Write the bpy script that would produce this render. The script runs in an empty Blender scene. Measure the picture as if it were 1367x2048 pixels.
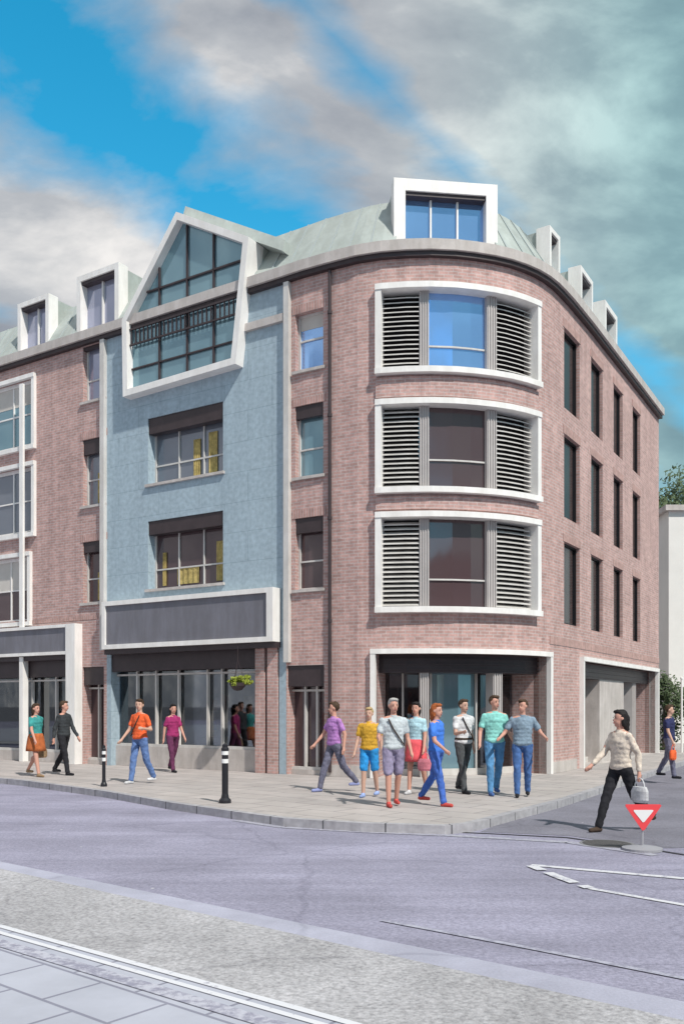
import bpy, bmesh, math, random
from mathutils import Vector, Matrix
random.seed(7)
SC = bpy.context.scene
COL = SC.collection
R = math.radians
# ------------------------------------------------------------------ camera
F = 1800.0; CX = 683.5; HY = 1412.0; EYE = 1.65
cam_d = bpy.data.cameras.new('camera'); cam = bpy.data.objects.new('camera', cam_d); COL.objects.link(cam)
cam.location = (0, 0, EYE); cam.rotation_euler = (R(90), 0, 0)
cam_d.sensor_width = 36; cam_d.lens = F/2048*36; cam_d.shift_y = (HY-1024)/2048
cam_d.clip_start = .1; cam_d.clip_end = 3000
SC.camera = cam
# ------------------------------------------------------------------ light, sky, exposure
SC.view_settings.view_transform = 'Standard'; SC.view_settings.look = 'None'
SC.view_settings.gamma = 1; SC.view_settings.exposure = 1.12
SUN_EL = 48.0
sd = Vector((0.56, -0.83, 0)).normalized()            # horizontal direction towards the sun
sun_vec = Vector((sd.x*math.cos(R(SUN_EL)), sd.y*math.cos(R(SUN_EL)), math.sin(R(SUN_EL))))
sl = bpy.data.lights.new('sun', 'SUN'); sl.energy = 2.0; sl.angle = R(1.5); sl.color = (1, .95, .88)
so = bpy.data.objects.new('sun', sl); COL.objects.link(so)
so.rotation_euler = sun_vec.to_track_quat('Z', 'Y').to_euler(); so.location = (20, -20, 40)

def mk_nodes(nt):
    def N(t, **k):
        n = nt.nodes.new(t)
        for a, b in k.items():
            if a == 'i':
                for q, v in b.items(): n.inputs[q].default_value = v
            else: setattr(n, a, b)
        return n
    return N, (lambda a, b: nt.links.new(a, b))
def ramp(N, stops, interp='LINEAR'):
    r = N('ShaderNodeValToRGB'); cr = r.color_ramp; cr.interpolation = interp
    while len(cr.elements) < len(stops): cr.elements.new(.5)
    for e, (p, c) in zip(cr.elements, stops):
        e.position = p; e.color = c if len(c) == 4 else (*c, 1)
    return r
w = bpy.data.worlds.new('World'); SC.world = w; w.use_nodes = True
nt = w.node_tree; nt.nodes.clear(); N, LK = mk_nodes(nt)
sky = N('ShaderNodeTexSky'); sky.sky_type = 'NISHITA'; sky.sun_disc = False
sky.sun_elevation = R(SUN_EL); sky.sun_rotation = math.atan2(sd.x, sd.y)
sky.ozone_density = 3.0; sky.dust_density = .4; sky.air_density = 1.1
tc = N('ShaderNodeTexCoord'); sp = N('ShaderNodeSeparateXYZ'); LK(tc.outputs['Generated'], sp.inputs[0])
def M(op, a, b=None, c=None):
    m = N('ShaderNodeMath', operation=op)
    for i, v in enumerate((a, b, c)):
        if v is None: continue
        if isinstance(v, (int, float)): m.inputs[i].default_value = v
        else: LK(v, m.inputs[i])
    return m.outputs[0]
ay = M('MAXIMUM', M('ABSOLUTE', sp.outputs[1]), .08)
u = M('DIVIDE', sp.outputs[0], ay); v = M('DIVIDE', sp.outputs[2], ay)
cb = N('ShaderNodeCombineXYZ'); LK(u, cb.inputs[0]); LK(v, cb.inputs[1])
mp = N('ShaderNodeMapping'); mp.inputs['Rotation'].default_value = (0, 0, R(38)); mp.inputs['Scale'].default_value = (1.0, 1.75, 1)
LK(cb.outputs[0], mp.inputs[0])
n1 = N('ShaderNodeTexNoise', i={'Scale': 3.2, 'Detail': 9, 'Roughness': .54, 'Distortion': .25}); LK(mp.outputs[0], n1.inputs[0])
n2 = N('ShaderNodeTexNoise', i={'Scale': 2.4, 'Detail': 4, 'Roughness': .5}); LK(cb.outputs[0], n2.inputs[0])
def line(a0, b0, a1, b1, wd):          # soft gap in the cloud deck along a line of sky directions
    dx, dy = a1-a0, b1-b0; L = math.hypot(dx, dy); nx, ny = -dy/L, dx/L
    d = M('ADD', M('MULTIPLY', u, nx), M('MULTIPLY', v, ny)); d = M('ABSOLUTE', M('SUBTRACT', d, a0*nx+b0*ny))
    return M('MAXIMUM', M('SUBTRACT', 1, M('DIVIDE', d, wd)), 0)
def uv(px, py): return (px-CX)/F, (HY-py)/F
g1 = line(*uv(30, 60), *uv(400, 400), .19); g2 = line(*uv(600, 0), *uv(1040, 470), .07)
# the left gap ends where the middle deck starts
gap = M('MAXIMUM', g1, M('MULTIPLY', g2, .62))
clo = M('SUBTRACT', M('ADD', M('MULTIPLY', n1.outputs[0], 1.5), M('MULTIPLY', n2.outputs[0], .55)), M('MULTIPLY', gap, .72))
cm = ramp(N, [(.4, (0, 0, 0)), (.82, (1, 1, 1))]); LK(clo, cm.inputs[0])
n3 = N('ShaderNodeTexNoise', i={'Scale': 3.4, 'Detail': 9, 'Roughness': .55, 'Distortion': .2}); LK(mp.outputs[0], n3.inputs[0])
cc = ramp(N, [(.32, (1.35, 1.5, 1.75)), (.5, (2.3, 2.4, 2.55)), (.66, (4.2, 4.1, 4.0))]); LK(n3.outputs[0], cc.inputs[0])
rt = N('ShaderNodeMapRange', interpolation_type='SMOOTHSTEP', i={'From Min': -.02, 'From Max': .42}); LK(u, rt.inputs[0])
ct = N('ShaderNodeMix', data_type='RGBA', blend_type='MULTIPLY'); LK(rt.outputs[0], ct.inputs[0]); LK(cc.outputs[0], ct.inputs[6]); ct.inputs[7].default_value = (.5, .8, .83, 1)
hs = N('ShaderNodeHueSaturation', i={'Saturation': 1.4, 'Value': 1.0, 'Hue': .47}); LK(sky.outputs[0], hs.inputs['Color'])
mx = N('ShaderNodeMix', data_type='RGBA'); LK(cm.outputs[0], mx.inputs[0]); LK(hs.outputs[0], mx.inputs[6]); LK(ct.outputs[2], mx.inputs[7])
bg = N('ShaderNodeBackground', i={'Strength': .1}); LK(mx.outputs[2], bg.inputs[0])
wo = N('ShaderNodeOutputWorld'); LK(bg.outputs[0], wo.inputs[0])

# ------------------------------------------------------------------ materials
MATS = {}
def mat(name, col, rough=.8, spec=.3, metal=0, noise=0, nscale=3.0, bump=0, fine=0, coord='Object', col2=None, coat=0, streak=0):
    if name in MATS: return MATS[name]
    m = bpy.data.materials.new(name); m.use_nodes = True; nt = m.node_tree; nt.nodes.clear(); N, LK = mk_nodes(nt)
    o = N('ShaderNodeOutputMaterial'); b = N('ShaderNodeBsdfPrincipled'); LK(b.outputs[0], o.inputs[0])
    b.inputs['Roughness'].default_value = rough; b.inputs['Specular IOR Level'].default_value = spec
    b.inputs['Metallic'].default_value = metal; b.inputs['Coat Weight'].default_value = coat
    c = (*col, 1); b.inputs['Base Color'].default_value = c
    if noise or bump or fine:
        t = N('ShaderNodeTexCoord')
        n = N('ShaderNodeTexNoise', i={'Scale': nscale, 'Detail': 6, 'Roughness': .65}); LK(t.outputs[coord], n.inputs[0])
        k = noise; cb_ = col2 or tuple(x*(1-k) for x in col); ct = tuple(min(1, x*(1+k)) for x in col)
        r = ramp(N, [(.3, cb_), (.7, ct)]); LK(n.outputs[0], r.inputs[0]); outc = r.outputs[0]
        if fine:
            n2 = N('ShaderNodeTexNoise', i={'Scale': nscale*22, 'Detail': 3}); LK(t.outputs[coord], n2.inputs[0])
            r2 = ramp(N, [(.3, (1-fine,)*3), (.7, (1+fine,)*3)]); LK(n2.outputs[0], r2.inputs[0])
            mm = N('ShaderNodeMix', data_type='RGBA', blend_type='MULTIPLY'); mm.inputs[0].default_value = 1
            LK(outc, mm.inputs[6]); LK(r2.outputs[0], mm.inputs[7]); outc = mm.outputs[2]
        if streak:
            mp = N('ShaderNodeMapping'); mp.inputs['Scale'].default_value = (3, 3, .6); LK(t.outputs[coord], mp.inputs[0])
            n6 = N('ShaderNodeTexNoise', i={'Scale': 1.4, 'Detail': 7, 'Roughness': .7}); LK(mp.outputs[0], n6.inputs[0])
            r6 = ramp(N, [(.42, (1-streak, 1-streak*1.05, 1-streak*1.15)), (.6, (1, 1, 1))]); LK(n6.outputs[0], r6.inputs[0])
            mm = N('ShaderNodeMix', data_type='RGBA', blend_type='MULTIPLY'); mm.inputs[0].default_value = 1
            LK(outc, mm.inputs[6]); LK(r6.outputs[0], mm.inputs[7]); outc = mm.outputs[2]
        LK(outc, b.inputs['Base Color'])
        if bump:
            bm_ = N('ShaderNodeBump', i={'Strength': bump, 'Distance': .02}); n3 = N('ShaderNodeTexNoise', i={'Scale': nscale*15, 'Detail': 4})
            LK(t.outputs[coord], n3.inputs[0]); LK(n3.outputs[0], bm_.inputs['Height']); LK(bm_.outputs[0], b.inputs['Normal'])
    MATS[name] = m; return m

def brick_mat(name, c1, c2, mortar, bw=.22, rh=.075, ms=.01, stain=.12, vary=.5, drip=.7):
    m = bpy.data.materials.new(name); m.use_nodes = True; nt = m.node_tree; nt.nodes.clear(); N, LK = mk_nodes(nt)
    o = N('ShaderNodeOutputMaterial'); b = N('ShaderNodeBsdfPrincipled', i={'Roughness': .9, 'Specular IOR Level': .15}); LK(b.outputs[0], o.inputs[0])
    t = N('ShaderNodeTexCoord'); br = N('ShaderNodeTexBrick', i={'Color1': (*c1, 1), 'Color2': (*c2, 1), 'Mortar': (*mortar, 1), 'Scale': 1,
          'Mortar Size': ms, 'Mortar Smooth': .2, 'Brick Width': bw, 'Row Height': rh, 'Bias': -.1}); LK(t.outputs['UV'], br.inputs[0])
    n = N('ShaderNodeTexNoise', i={'Scale': .55, 'Detail': 7, 'Roughness': .7}); LK(t.outputs['UV'], n.inputs[0])
    r = ramp(N, [(.3, (1-stain,)*3), (.7, (1+stain*.6,)*3)]); LK(n.outputs[0], r.inputs[0])
    n4 = N('ShaderNodeTexNoise', i={'Scale': 9, 'Detail': 3}); LK(t.outputs['UV'], n4.inputs[0])
    r4 = ramp(N, [(.3, (.88,)*3), (.7, (1.12,)*3)]); LK(n4.outputs[0], r4.inputs[0])
    m1 = N('ShaderNodeMix', data_type='RGBA', blend_type='MULTIPLY'); m1.inputs[0].default_value = 1
    m2 = N('ShaderNodeMix', data_type='RGBA', blend_type='MULTIPLY'); m2.inputs[0].default_value = 1
    LK(br.outputs[0], m1.inputs[6]); LK(r.outputs[0], m1.inputs[7]); LK(m1.outputs[2], m2.inputs[6]); LK(r4.outputs[0], m2.inputs[7])
    mp = N('ShaderNodeMapping'); mp.inputs['Scale'].default_value = (3.2, .28, 1); LK(t.outputs['UV'], mp.inputs[0])
    n7 = N('ShaderNodeTexNoise', i={'Scale': 1.2, 'Detail': 8, 'Roughness': .72}); LK(mp.outputs[0], n7.inputs[0]); r7 = ramp(N, [(.36, (.74, .73, .74)), (.56, (1, 1, 1)), (.74, (1.13, 1.12, 1.12))]); LK(n7.outputs[0], r7.inputs[0])
    n8 = N('ShaderNodeTexVoronoi', i={'Scale': 4.6, 'Randomness': 1}); mp2 = N('ShaderNodeMapping'); mp2.inputs['Scale'].default_value = (1, 2.9, 1); LK(t.outputs['UV'], mp2.inputs[0]); LK(mp2.outputs[0], n8.inputs[0])
    hv = N('ShaderNodeSeparateColor'); LK(n8.outputs['Color'], hv.inputs[0]); r8 = ramp(N, [(0, (1-stain*1.3,)*3), (1, (1+stain,)*3)]); LK(hv.outputs[0], r8.inputs[0])
    m3 = N('ShaderNodeMix', data_type='RGBA', blend_type='MULTIPLY'); m3.inputs[0].default_value = drip; LK(m2.outputs[2], m3.inputs[6]); LK(r7.outputs[0], m3.inputs[7])
    m4 = N('ShaderNodeMix', data_type='RGBA', blend_type='MULTIPLY'); m4.inputs[0].default_value = vary; LK(m3.outputs[2], m4.inputs[6]); LK(r8.outputs[0], m4.inputs[7]); LK(m4.outputs[2], b.inputs['Base Color'])
    bu = N('ShaderNodeBump', i={'Strength': .35, 'Distance': .008}); iv = N('ShaderNodeInvert'); LK(br.outputs['Fac'], iv.inputs[1]); LK(iv.outputs[0], bu.inputs['Height']); LK(bu.outputs[0], b.inputs['Normal'])
    return m
BRICK = brick_mat('brick', (.55, .345, .315), (.43, .275, .25), (.52, .44, .42))
RENDERED = brick_mat('blue_grey_cladding', (.36, .45, .51), (.35, .44, .50), (.28, .36, .41), bw=1.5, rh=.75, ms=.008, stain=.05, vary=0, drip=.35)
WHITE = mat('white_frame_paint', (.82, .8, .78), .5, noise=.05, nscale=2, streak=.09)
OFFW = mat('off_white_metal', (.6, .58, .56), .5, noise=.08, nscale=3, streak=.12)
STONE = mat('pale_stone', (.52, .48, .46), .8, noise=.12, nscale=2, fine=.05, streak=.14)
RIB = mat('ribbed_grey_metal', (.45, .42, .41), .5, .4, noise=.06)
DARK = mat('dark_recess', (.02, .017, .02), .7)
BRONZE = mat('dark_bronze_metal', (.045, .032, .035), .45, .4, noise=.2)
GREYP = mat('grey_fascia_panel', (.17, .17, .2), .45, .4, noise=.1, nscale=.9, streak=.15)
SPAND = mat('spandrel_panel', (.28, .2, .19), .7, noise=.08)
ROOF = mat('pale_zinc_roof', (.4, .44, .42), .55, .4, noise=.14, nscale=1.3, streak=.12)
ROOFT = mat('flat_roof_felt', (.2, .2, .2), .9, noise=.1)
SEAM = mat('zinc_seam', (.36, .4, .4), .5)
def glass(name, col, metal, rough=.06):
    m = bpy.data.materials.new(name); m.use_nodes = True; nt = m.node_tree; nt.nodes.clear(); N, LK = mk_nodes(nt)
    o = N('ShaderNodeOutputMaterial'); b = N('ShaderNodeBsdfPrincipled', i={'Base Color': (*col, 1), 'Roughness': rough, 'Metallic': metal, 'Specular IOR Level': .8})
    t = N('ShaderNodeTexCoord'); n = N('ShaderNodeTexNoise', i={'Scale': .9, 'Detail': 2}); LK(t.outputs['Object'], n.inputs[0])
    bu = N('ShaderNodeBump', i={'Strength': .12, 'Distance': .03}); LK(n.outputs[0], bu.inputs['Height']); LK(bu.outputs[0], b.inputs['Normal']); LK(b.outputs[0], o.inputs[0])
    return m
GBLUE = glass('sky_reflection_glass', (.3, .52, .9), .75)  # blue base colour puts the reflected sky into the panes
GLILAC = glass('lilac_coated_glass', (.38, .4, .52), .45)
GDARK = glass('brown_tinted_glass', (.085, .055, .06), .12)
GGREY = glass('grey_glass', (.2, .22, .26), .4)
GTEAL = glass('teal_coated_glass', (.22, .36, .42), .55)
GBLACK = glass('black_glass', (.01, .01, .012), 0, .15); BLKM = mat('black_frame', (.012, .012, .014), .5)
def clear_glass(name, refl=.16):
    m = bpy.data.materials.new(name); m.use_nodes = True; nt = m.node_tree; nt.nodes.clear(); N, LK = mk_nodes(nt)
    o = N('ShaderNodeOutputMaterial'); t = N('ShaderNodeBsdfTransparent', i={'Color': (.62, .62, .64, 1)}); g = N('ShaderNodeBsdfGlossy', i={'Color': (.9, .95, 1, 1), 'Roughness': .02})
    lw = N('ShaderNodeFresnel', i={'IOR': 1.5}); ad = N('ShaderNodeMath', operation='ADD', i={1: refl}); LK(lw.outputs[0], ad.inputs[0]); mx = N('ShaderNodeMixShader'); LK(ad.outputs[0], mx.inputs[0]); LK(t.outputs[0], mx.inputs[1]); LK(g.outputs[0], mx.inputs[2]); LK(mx.outputs[0], o.inputs[0])
    return m
SHOPG = clear_glass('shop_glass', .1); SHOPT = clear_glass('shop_glass_bright', .45)
INT = mat('shop_interior_paint', (.42, .34, .31), .9, noise=.2, nscale=2); SHELF = mat('shelf_board', (.4, .33, .28), .7, noise=.15)
GOODS = [mat('goods_%d' % k, c, .7, noise=.25, nscale=6) for k, c in enumerate(((.45, .12, .08), (.5, .42, .2), (.1, .2, .35), (.55, .5, .45), (.12, .25, .15), (.3, .15, .3)))]
def interior(s0, s1, z1, d_in, parent, seed=1, deep=2.6):
    rn = random.Random(seed); q = MB()
    f0, f1 = P(s0, -d_in), P(s1, -d_in); nn = (f1-f0).normalized(); nn = Vector((-nn.y, nn.x))
    g0, g1 = f0+nn*deep, f1+nn*deep
    q.face([(*f0, .006), (*f1, .006), (*g1, .006), (*g0, .006)]); q.face([(*f0, z1), (*f1, z1), (*g1, z1), (*g0, z1)])
    q.face([(*g0, 0), (*g1, 0), (*g1, z1), (*g0, z1)]); q.face([(*f0, 0), (*g0, 0), (*g0, z1), (*f0, z1)]); q.face([(*f1, 0), (*g1, 0), (*g1, z1), (*f1, z1)])
    I_ = q.build('interior', INT, parent); e = (f1-f0); L = e.length; e.normalize(); ang = math.atan2(e.y, e.x); Rm = Matrix.Rotation(ang, 3, 'Z')
    for row, (dd, hh) in enumerate(((.55, .0), (1.7, .75))):
        u = .3
        while u < L-.5:
            wd = rn.uniform(.5, 1.0); c = f0+e*(u+wd/2)+nn*dd; q = MB(); top_ = rn.uniform(.7, .95)+hh
            q.box((c.x, c.y, top_-.02), (wd, .4, .04), Rm); q.box((c.x, c.y, top_*.5-.3), (wd, .38, .03), Rm)
            for sd_ in (-1, 1): p = c+e*(sd_*(wd/2-.02)); q.box((p.x, p.y, top_/2-.01), (.03, .38, top_-.04), Rm)
            H_ = q.build('display_stand', SHELF, I_)
            for k in range(rn.randint(2, 4)):
                p = c+e*rn.uniform(-wd/2+.1, wd/2-.1); g = MB(); hg = rn.uniform(.12, .42); g.box((p.x, p.y, top_+hg/2), (rn.uniform(.08, .2), .14, hg), Rm); _old_build(g, 'shop_goods', rn.choice(GOODS), I_)
            u += wd+rn.uniform(.25, .7)
    return I_
CURT = mat('mustard_curtain_cloth', (.42, .32, .12), .9, noise=.4, nscale=9); LINEN = mat('linen_blind', (.55, .52, .48), .9, noise=.06)

# ------------------------------------------------------------------ object helpers
def tag(o, label=None, cat=None, group=None, kind=None):
    for k, x in (('label', label), ('category', cat), ('group', group), ('kind', kind)):
        if x: o[k] = x
    return o
def empty(name, loc=(0, 0, 0), rz=0, parent=None):
    o = bpy.data.objects.new(name, None); COL.objects.link(o); o.location = loc; o.rotation_euler = (0, 0, rz)
    o.empty_display_size = .2
    if parent: o.parent = parent
    return o
class MB:
    def __init__(s): s.v = []; s.f = []; s.uv = []; s.mi = []
    def face(s, pts, uvs=None, mi=0):
        i = len(s.v); s.v += [tuple(p) for p in pts]; s.f.append(tuple(range(i, i+len(pts))))
        s.uv += uvs or [(p[0]+p[1]*.37, p[2]) for p in pts]; s.mi.append(mi)
    def box(s, c, d, rot=None, mi=0):
        M_ = rot or Matrix.Identity(3); c = Vector(c); h = Vector(d)*.5
        P = [c+M_@Vector((a*h.x, b*h.y, e*h.z)) for a in (-1, 1) for b in (-1, 1) for e in (-1, 1)]
        for q in ((0, 1, 3, 2), (4, 6, 7, 5), (0, 4, 5, 1), (2, 3, 7, 6), (0, 2, 6, 4), (1, 5, 7, 3)): s.face([P[k] for k in q], mi=mi)
    def prism(s, poly, z0, z1, mi=0):       # poly: list of (x,y), counter-clockwise
        n = len(poly); s.face([(x, y, z1) for x, y in poly], mi=mi); s.face([(x, y, z0) for x, y in reversed(poly)], mi=mi)
        for i in range(n):
            a, b = poly[i], poly[(i+1) % n]; s.face([(a[0], a[1], z0), (b[0], b[1], z0), (b[0], b[1], z1), (a[0], a[1], z1)], mi=mi)
    def tube(s, p0, p1, r0, r1=None, n=12, cap=True, mi=0):
        r1 = r0 if r1 is None else r1; p0 = Vector(p0); p1 = Vector(p1); ax = (p1-p0).normalized()
        t = ax.orthogonal().normalized(); b = ax.cross(t)
        A = [p0+(t*math.cos(2*math.pi*k/n)+b*math.sin(2*math.pi*k/n))*r0 for k in range(n)]
        B = [p1+(t*math.cos(2*math.pi*k/n)+b*math.sin(2*math.pi*k/n))*r1 for k in range(n)]
        for k in range(n): s.face([A[k], A[(k+1) % n], B[(k+1) % n], B[k]], mi=mi)
        if cap: s.face(A[::-1], mi=mi); s.face(B, mi=mi)
    def build(s, name, m, parent=None, smooth=False, merge=False):
        me = bpy.data.meshes.new(name); me.from_pydata(s.v, [], s.f)
        ul = me.uv_layers.new(name='UVMap')
        for i, q in enumerate(s.uv): ul.data[i].uv = q
        for x in (m if isinstance(m, (list, tuple)) else [m]): me.materials.append(x)
        for p, k in zip(me.polygons, s.mi): p.material_index = k; p.use_smooth = smooth
        if merge:
            bm = bmesh.new(); bm.from_mesh(me); bmesh.ops.remove_doubles(bm, verts=bm.verts, dist=1e-4)
            bmesh.ops.recalc_face_normals(bm, faces=bm.faces); bm.to_mesh(me); bm.free()
        o = bpy.data.objects.new(name, me); COL.objects.link(o)
        if parent: o.parent = parent
        return o

# ------------------------------------------------------------------ the facade line in plan (metres)
K = .913
raw = [(-1.63, 23.9), (-.98, 23.47), (-.33, 23.1), (.40, 22.72), (1.0, 22.53), (1.6, 22.44), (2.2, 22.41), (2.8, 22.46), (3.3, 22.57), (3.78, 22.72), (4.2, 22.9), (4.6, 23.14), (4.97, 23.42), (5.3, 23.74), (5.62, 24.12), (5.9, 24.52), (6.3, 25.12), (7.3, 26.72), (9.46, 30.3)]
dl = Vector((-1.574, 1)).normalized(); dr = Vector((.602, 1)).normalized()
pts = [Vector(p)*K for p in raw]
pts = [pts[0]+dl*16] + [pts[0]+dl*k for k in (10, 8, 6, 4, 2, 1)] + pts
e_ = pts[-1]; pts.append(e_+dr*5.05)
S = [0.0]
for a, b in zip(pts, pts[1:]): S.append(S[-1]+(b-a).length)
def P(s, d=0.0):
    s = min(max(s, 0), S[-1]-1e-6); i = 0
    while S[i+1] < s: i += 1
    a, b = pts[i], pts[i+1]; t = (s-S[i])/(S[i+1]-S[i]); q = a.lerp(b, t)
    def nrm(k):
        e = (pts[min(k+1, len(pts)-1)]-pts[max(k-1, 0)]).normalized(); return Vector((e.y, -e.x))
    n = nrm(i).lerp(nrm(i+1), t).normalized()
    return q+n*d
def s_at(px):
    k = (px-CX)/F
    for i in range(len(pts)-1):
        a, b = pts[i], pts[i+1]; fa, fb = a.x-k*a.y, b.x-k*b.y
        if fa <= 0 <= fb: return S[i]+(S[i+1]-S[i])*(-fa/(fb-fa))
    return 0 if (px-CX)/F < pts[0].x/pts[0].y else S[-1]
def z_at(px, py): return EYE+(HY-py)*P(s_at(px)).y/F
def ss(s0, s1, step=.3):
    cuts = [s0]+[x for x in S if s0+1e-4 < x < s1-1e-4]+[s1]; out = [cuts[0]]
    for a, b in zip(cuts, cuts[1:]):
        n = max(1, math.ceil((b-a)/step)) if (b > S[6] and a < S[-3]) else 1
        out += [a+(b-a)*(k+1)/n for k in range(n)]
    return out
def band(mb, s0, s1, z0, z1, d0, d1, mi=0, zz=None):
    """solid following the facade: s0..s1 along it, z0..z1 up, d0 (inner) .. d1 (outer)"""
    L = ss(s0, s1)
    for a, b in zip(L, L[1:]):
        i0, i1, o0, o1 = P(a, d0), P(b, d0), P(a, d1), P(b, d1)
        mb.face([(*o0, z0), (*o1, z0), (*o1, z1), (*o0, z1)], [(a, z0), (b, z0), (b, z1), (a, z1)], mi)
        mb.face([(*i1, z0), (*i0, z0), (*i0, z1), (*i1, z1)], [(b, z0), (a, z0), (a, z1), (b, z1)], mi)
        mb.face([(*o0, z1), (*o1, z1), (*i1, z1), (*i0, z1)], [(a, d1), (b, d1), (b, d0), (a, d0)], mi)
        mb.face([(*i0, z0), (*i1, z0), (*o1, z0), (*o0, z0)], [(a, d0), (b, d0), (b, d1), (a, d1)], mi)
    for a, fl in ((s0, 0), (s1, 1)):
        i, o = P(a, d0), P(a, d1); q = [(*i, z0), (*o, z0), (*o, z1), (*i, z1)]; uvq = [(d0, z0), (d1, z0), (d1, z1), (d0, z1)]
        if fl: q = [q[1], q[0], q[3], q[2]]; uvq = [uvq[1], uvq[0], uvq[3], uvq[2]]
        mb.face(q, uvq, mi)
def sweep(mb, s0, s1, prof, mi=0):
    L = ss(s0, s1); n = len(prof)
    for a, b in zip(L, L[1:]):
        for k in range(n-1):
            (da, za), (db, zb) = prof[k], prof[k+1]
            mb.face([(*P(a, da), za), (*P(b, da), za), (*P(b, db), zb), (*P(a, db), zb)], [(a, za), (b, za), (b, zb), (a, zb)], mi)
def wall(s0, s1, ztop, ops, m, parent, thick=.35, z0=0):
    """facade wall with real openings (s0,s1,z0,z1) and their reveals"""
    mb = MB(); ops = [o for o in ops if o[1] > s0 and o[0] < s1]
    sb = set(ss(s0, s1)); zb = {z0, ztop}
    for o in ops: sb |= {max(s0, o[0]), min(s1, o[1])}; zb |= {o[2], o[3]}
    sb = sorted(sb); zb = sorted(zb)
    for a, b in zip(sb, sb[1:]):
        if b-a < 1e-5: continue
        for c, d in zip(zb, zb[1:]):
            if d-c < 1e-5: continue
            mS, mZ = (a+b)/2, (c+d)/2
            if any(o[0] < mS < o[1] and o[2] < mZ < o[3] for o in ops): continue
            mb.face([(*P(a), c), (*P(b), c), (*P(b), d), (*P(a), d)], [(a, c), (b, c), (b, d), (a, d)])
    for o in ops:
        a0, a1 = max(s0, o[0]), min(s1, o[1])
        for a in ([a0] if a0 > s0 else [])+([a1] if a1 < s1 else []):
            mb.face([(*P(a), o[2]), (*P(a, -thick), o[2]), (*P(a, -thick), o[3]), (*P(a), o[3])], [(0, o[2]), (thick, o[2]), (thick, o[3]), (0, o[3])])
        L = ss(a0, a1)
        for a, b in zip(L, L[1:]):
            for z in (o[2], o[3]):
                if z <= z0: continue
                mb.face([(*P(a), z), (*P(b), z), (*P(b, -thick), z), (*P(a, -thick), z)], [(a, 0), (b, 0), (b, thick), (a, thick)])
    return mb.build('wall', m, parent)

B = empty('corner_building', (*P(s_at(900)), 0))
tag(B, 'large curved brick corner building with white framed window bands, roof dormers and a shopfront floor', 'building')
OFF = Vector((*P(s_at(900)), 0))
def fin(o):
    o.matrix_parent_inverse = Matrix.Translation(-OFF) if o.parent == B else Matrix.Identity(4); return o
_old = MB.build; _old_build = MB.build
def _b(s, name, m, parent=None, **k):
    o = _old(s, name, m, parent, **k)
    if parent is B: o.matrix_parent_inverse = Matrix.Translation(-OFF)
    return o
MB.build = _b
ZC = z_at(860, 506)        # cornice height, about 12 m
def op(x0, x1, y0, y1, xc=None):
    xc = xc or (x0+x1)/2; return (s_at(x0), s_at(x1), z_at(xc, y1), z_at(xc, y0))
# openings read from the photograph (converted to metres on the real facade line)
cornerF = [(s_at(762), s_at(1066), 9.29, 11.14), (s_at(762), s_at(1066), 6.58, 8.52), (s_at(762), s_at(1066), 3.87, 5.96)]
wide = [op(296, 446, 820, 956), op(296, 446, 1032, 1172)]
narrow = [op(590, 646, 622, 738), op(590, 646, 808, 952), op(590, 646, 1034, 1178)]
slim = [op(166, 211, 688, 800), op(166, 211, 876, 1010), op(166, 211, 1082, 1205)]
slits = []
for (t, b_) in ((11.2, 9.18), (8.52, 6.42), (5.8, 3.73)):
    for x0, x1 in ((1127, 1158), (1181, 1204), (1226, 1244), (1264, 1279)): slits.append((s_at(x0), s_at(x1), b_, t))
endbay = [op(-60, 68, 775, 905), op(-60, 68, 945, 1075), op(-60, 60, 1120, 1248)]
gopen = [(s_at(752), s_at(1092), 0, 2.84), (s_at(1160), s_at(1309), 0, 2.84), (s_at(222), s_at(558), .0, 3.1), (s_at(574), s_at(648), 0, 2.62), (s_at(-60), s_at(146), 0, 3.0), (s_at(166), s_at(208), 0, 2.75)]
OPS = cornerF+wide+narrow+slim+slits+endbay+gopen
sA, sB_ = s_at(214), s_at(572)
wall(0, sA, ZC, OPS, BRICK, B); wall(sA, sB_, ZC, OPS, RENDERED, B); wall(sB_, S[-1], ZC, OPS, BRICK, B)
# return wall at the far right end and the body behind
mb = MB(); e0 = P(S[-1]); bk = e0+Vector((-6, 5)); bl = P(0)+Vector((2, 10))
for a, b in ((e0, bk), (bk, bl), (bl, P(0))): mb.face([(*a, 0), (*b, 0), (*b, ZC), (*a, ZC)], [(0, 0), ((b-a).length, 0), ((b-a).length, ZC), (0, ZC)])
mb.build('rear_wall', BRICK, B)
# cornice: pale coping above a dark strip that draws the gutter and its shadow line
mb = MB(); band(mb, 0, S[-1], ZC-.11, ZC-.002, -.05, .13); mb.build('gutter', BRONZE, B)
mb = MB(); band(mb, 0, S[-1], ZC+.001, ZC+.24, -.2, .2); mb.build('cornice', STONE, B)
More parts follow.
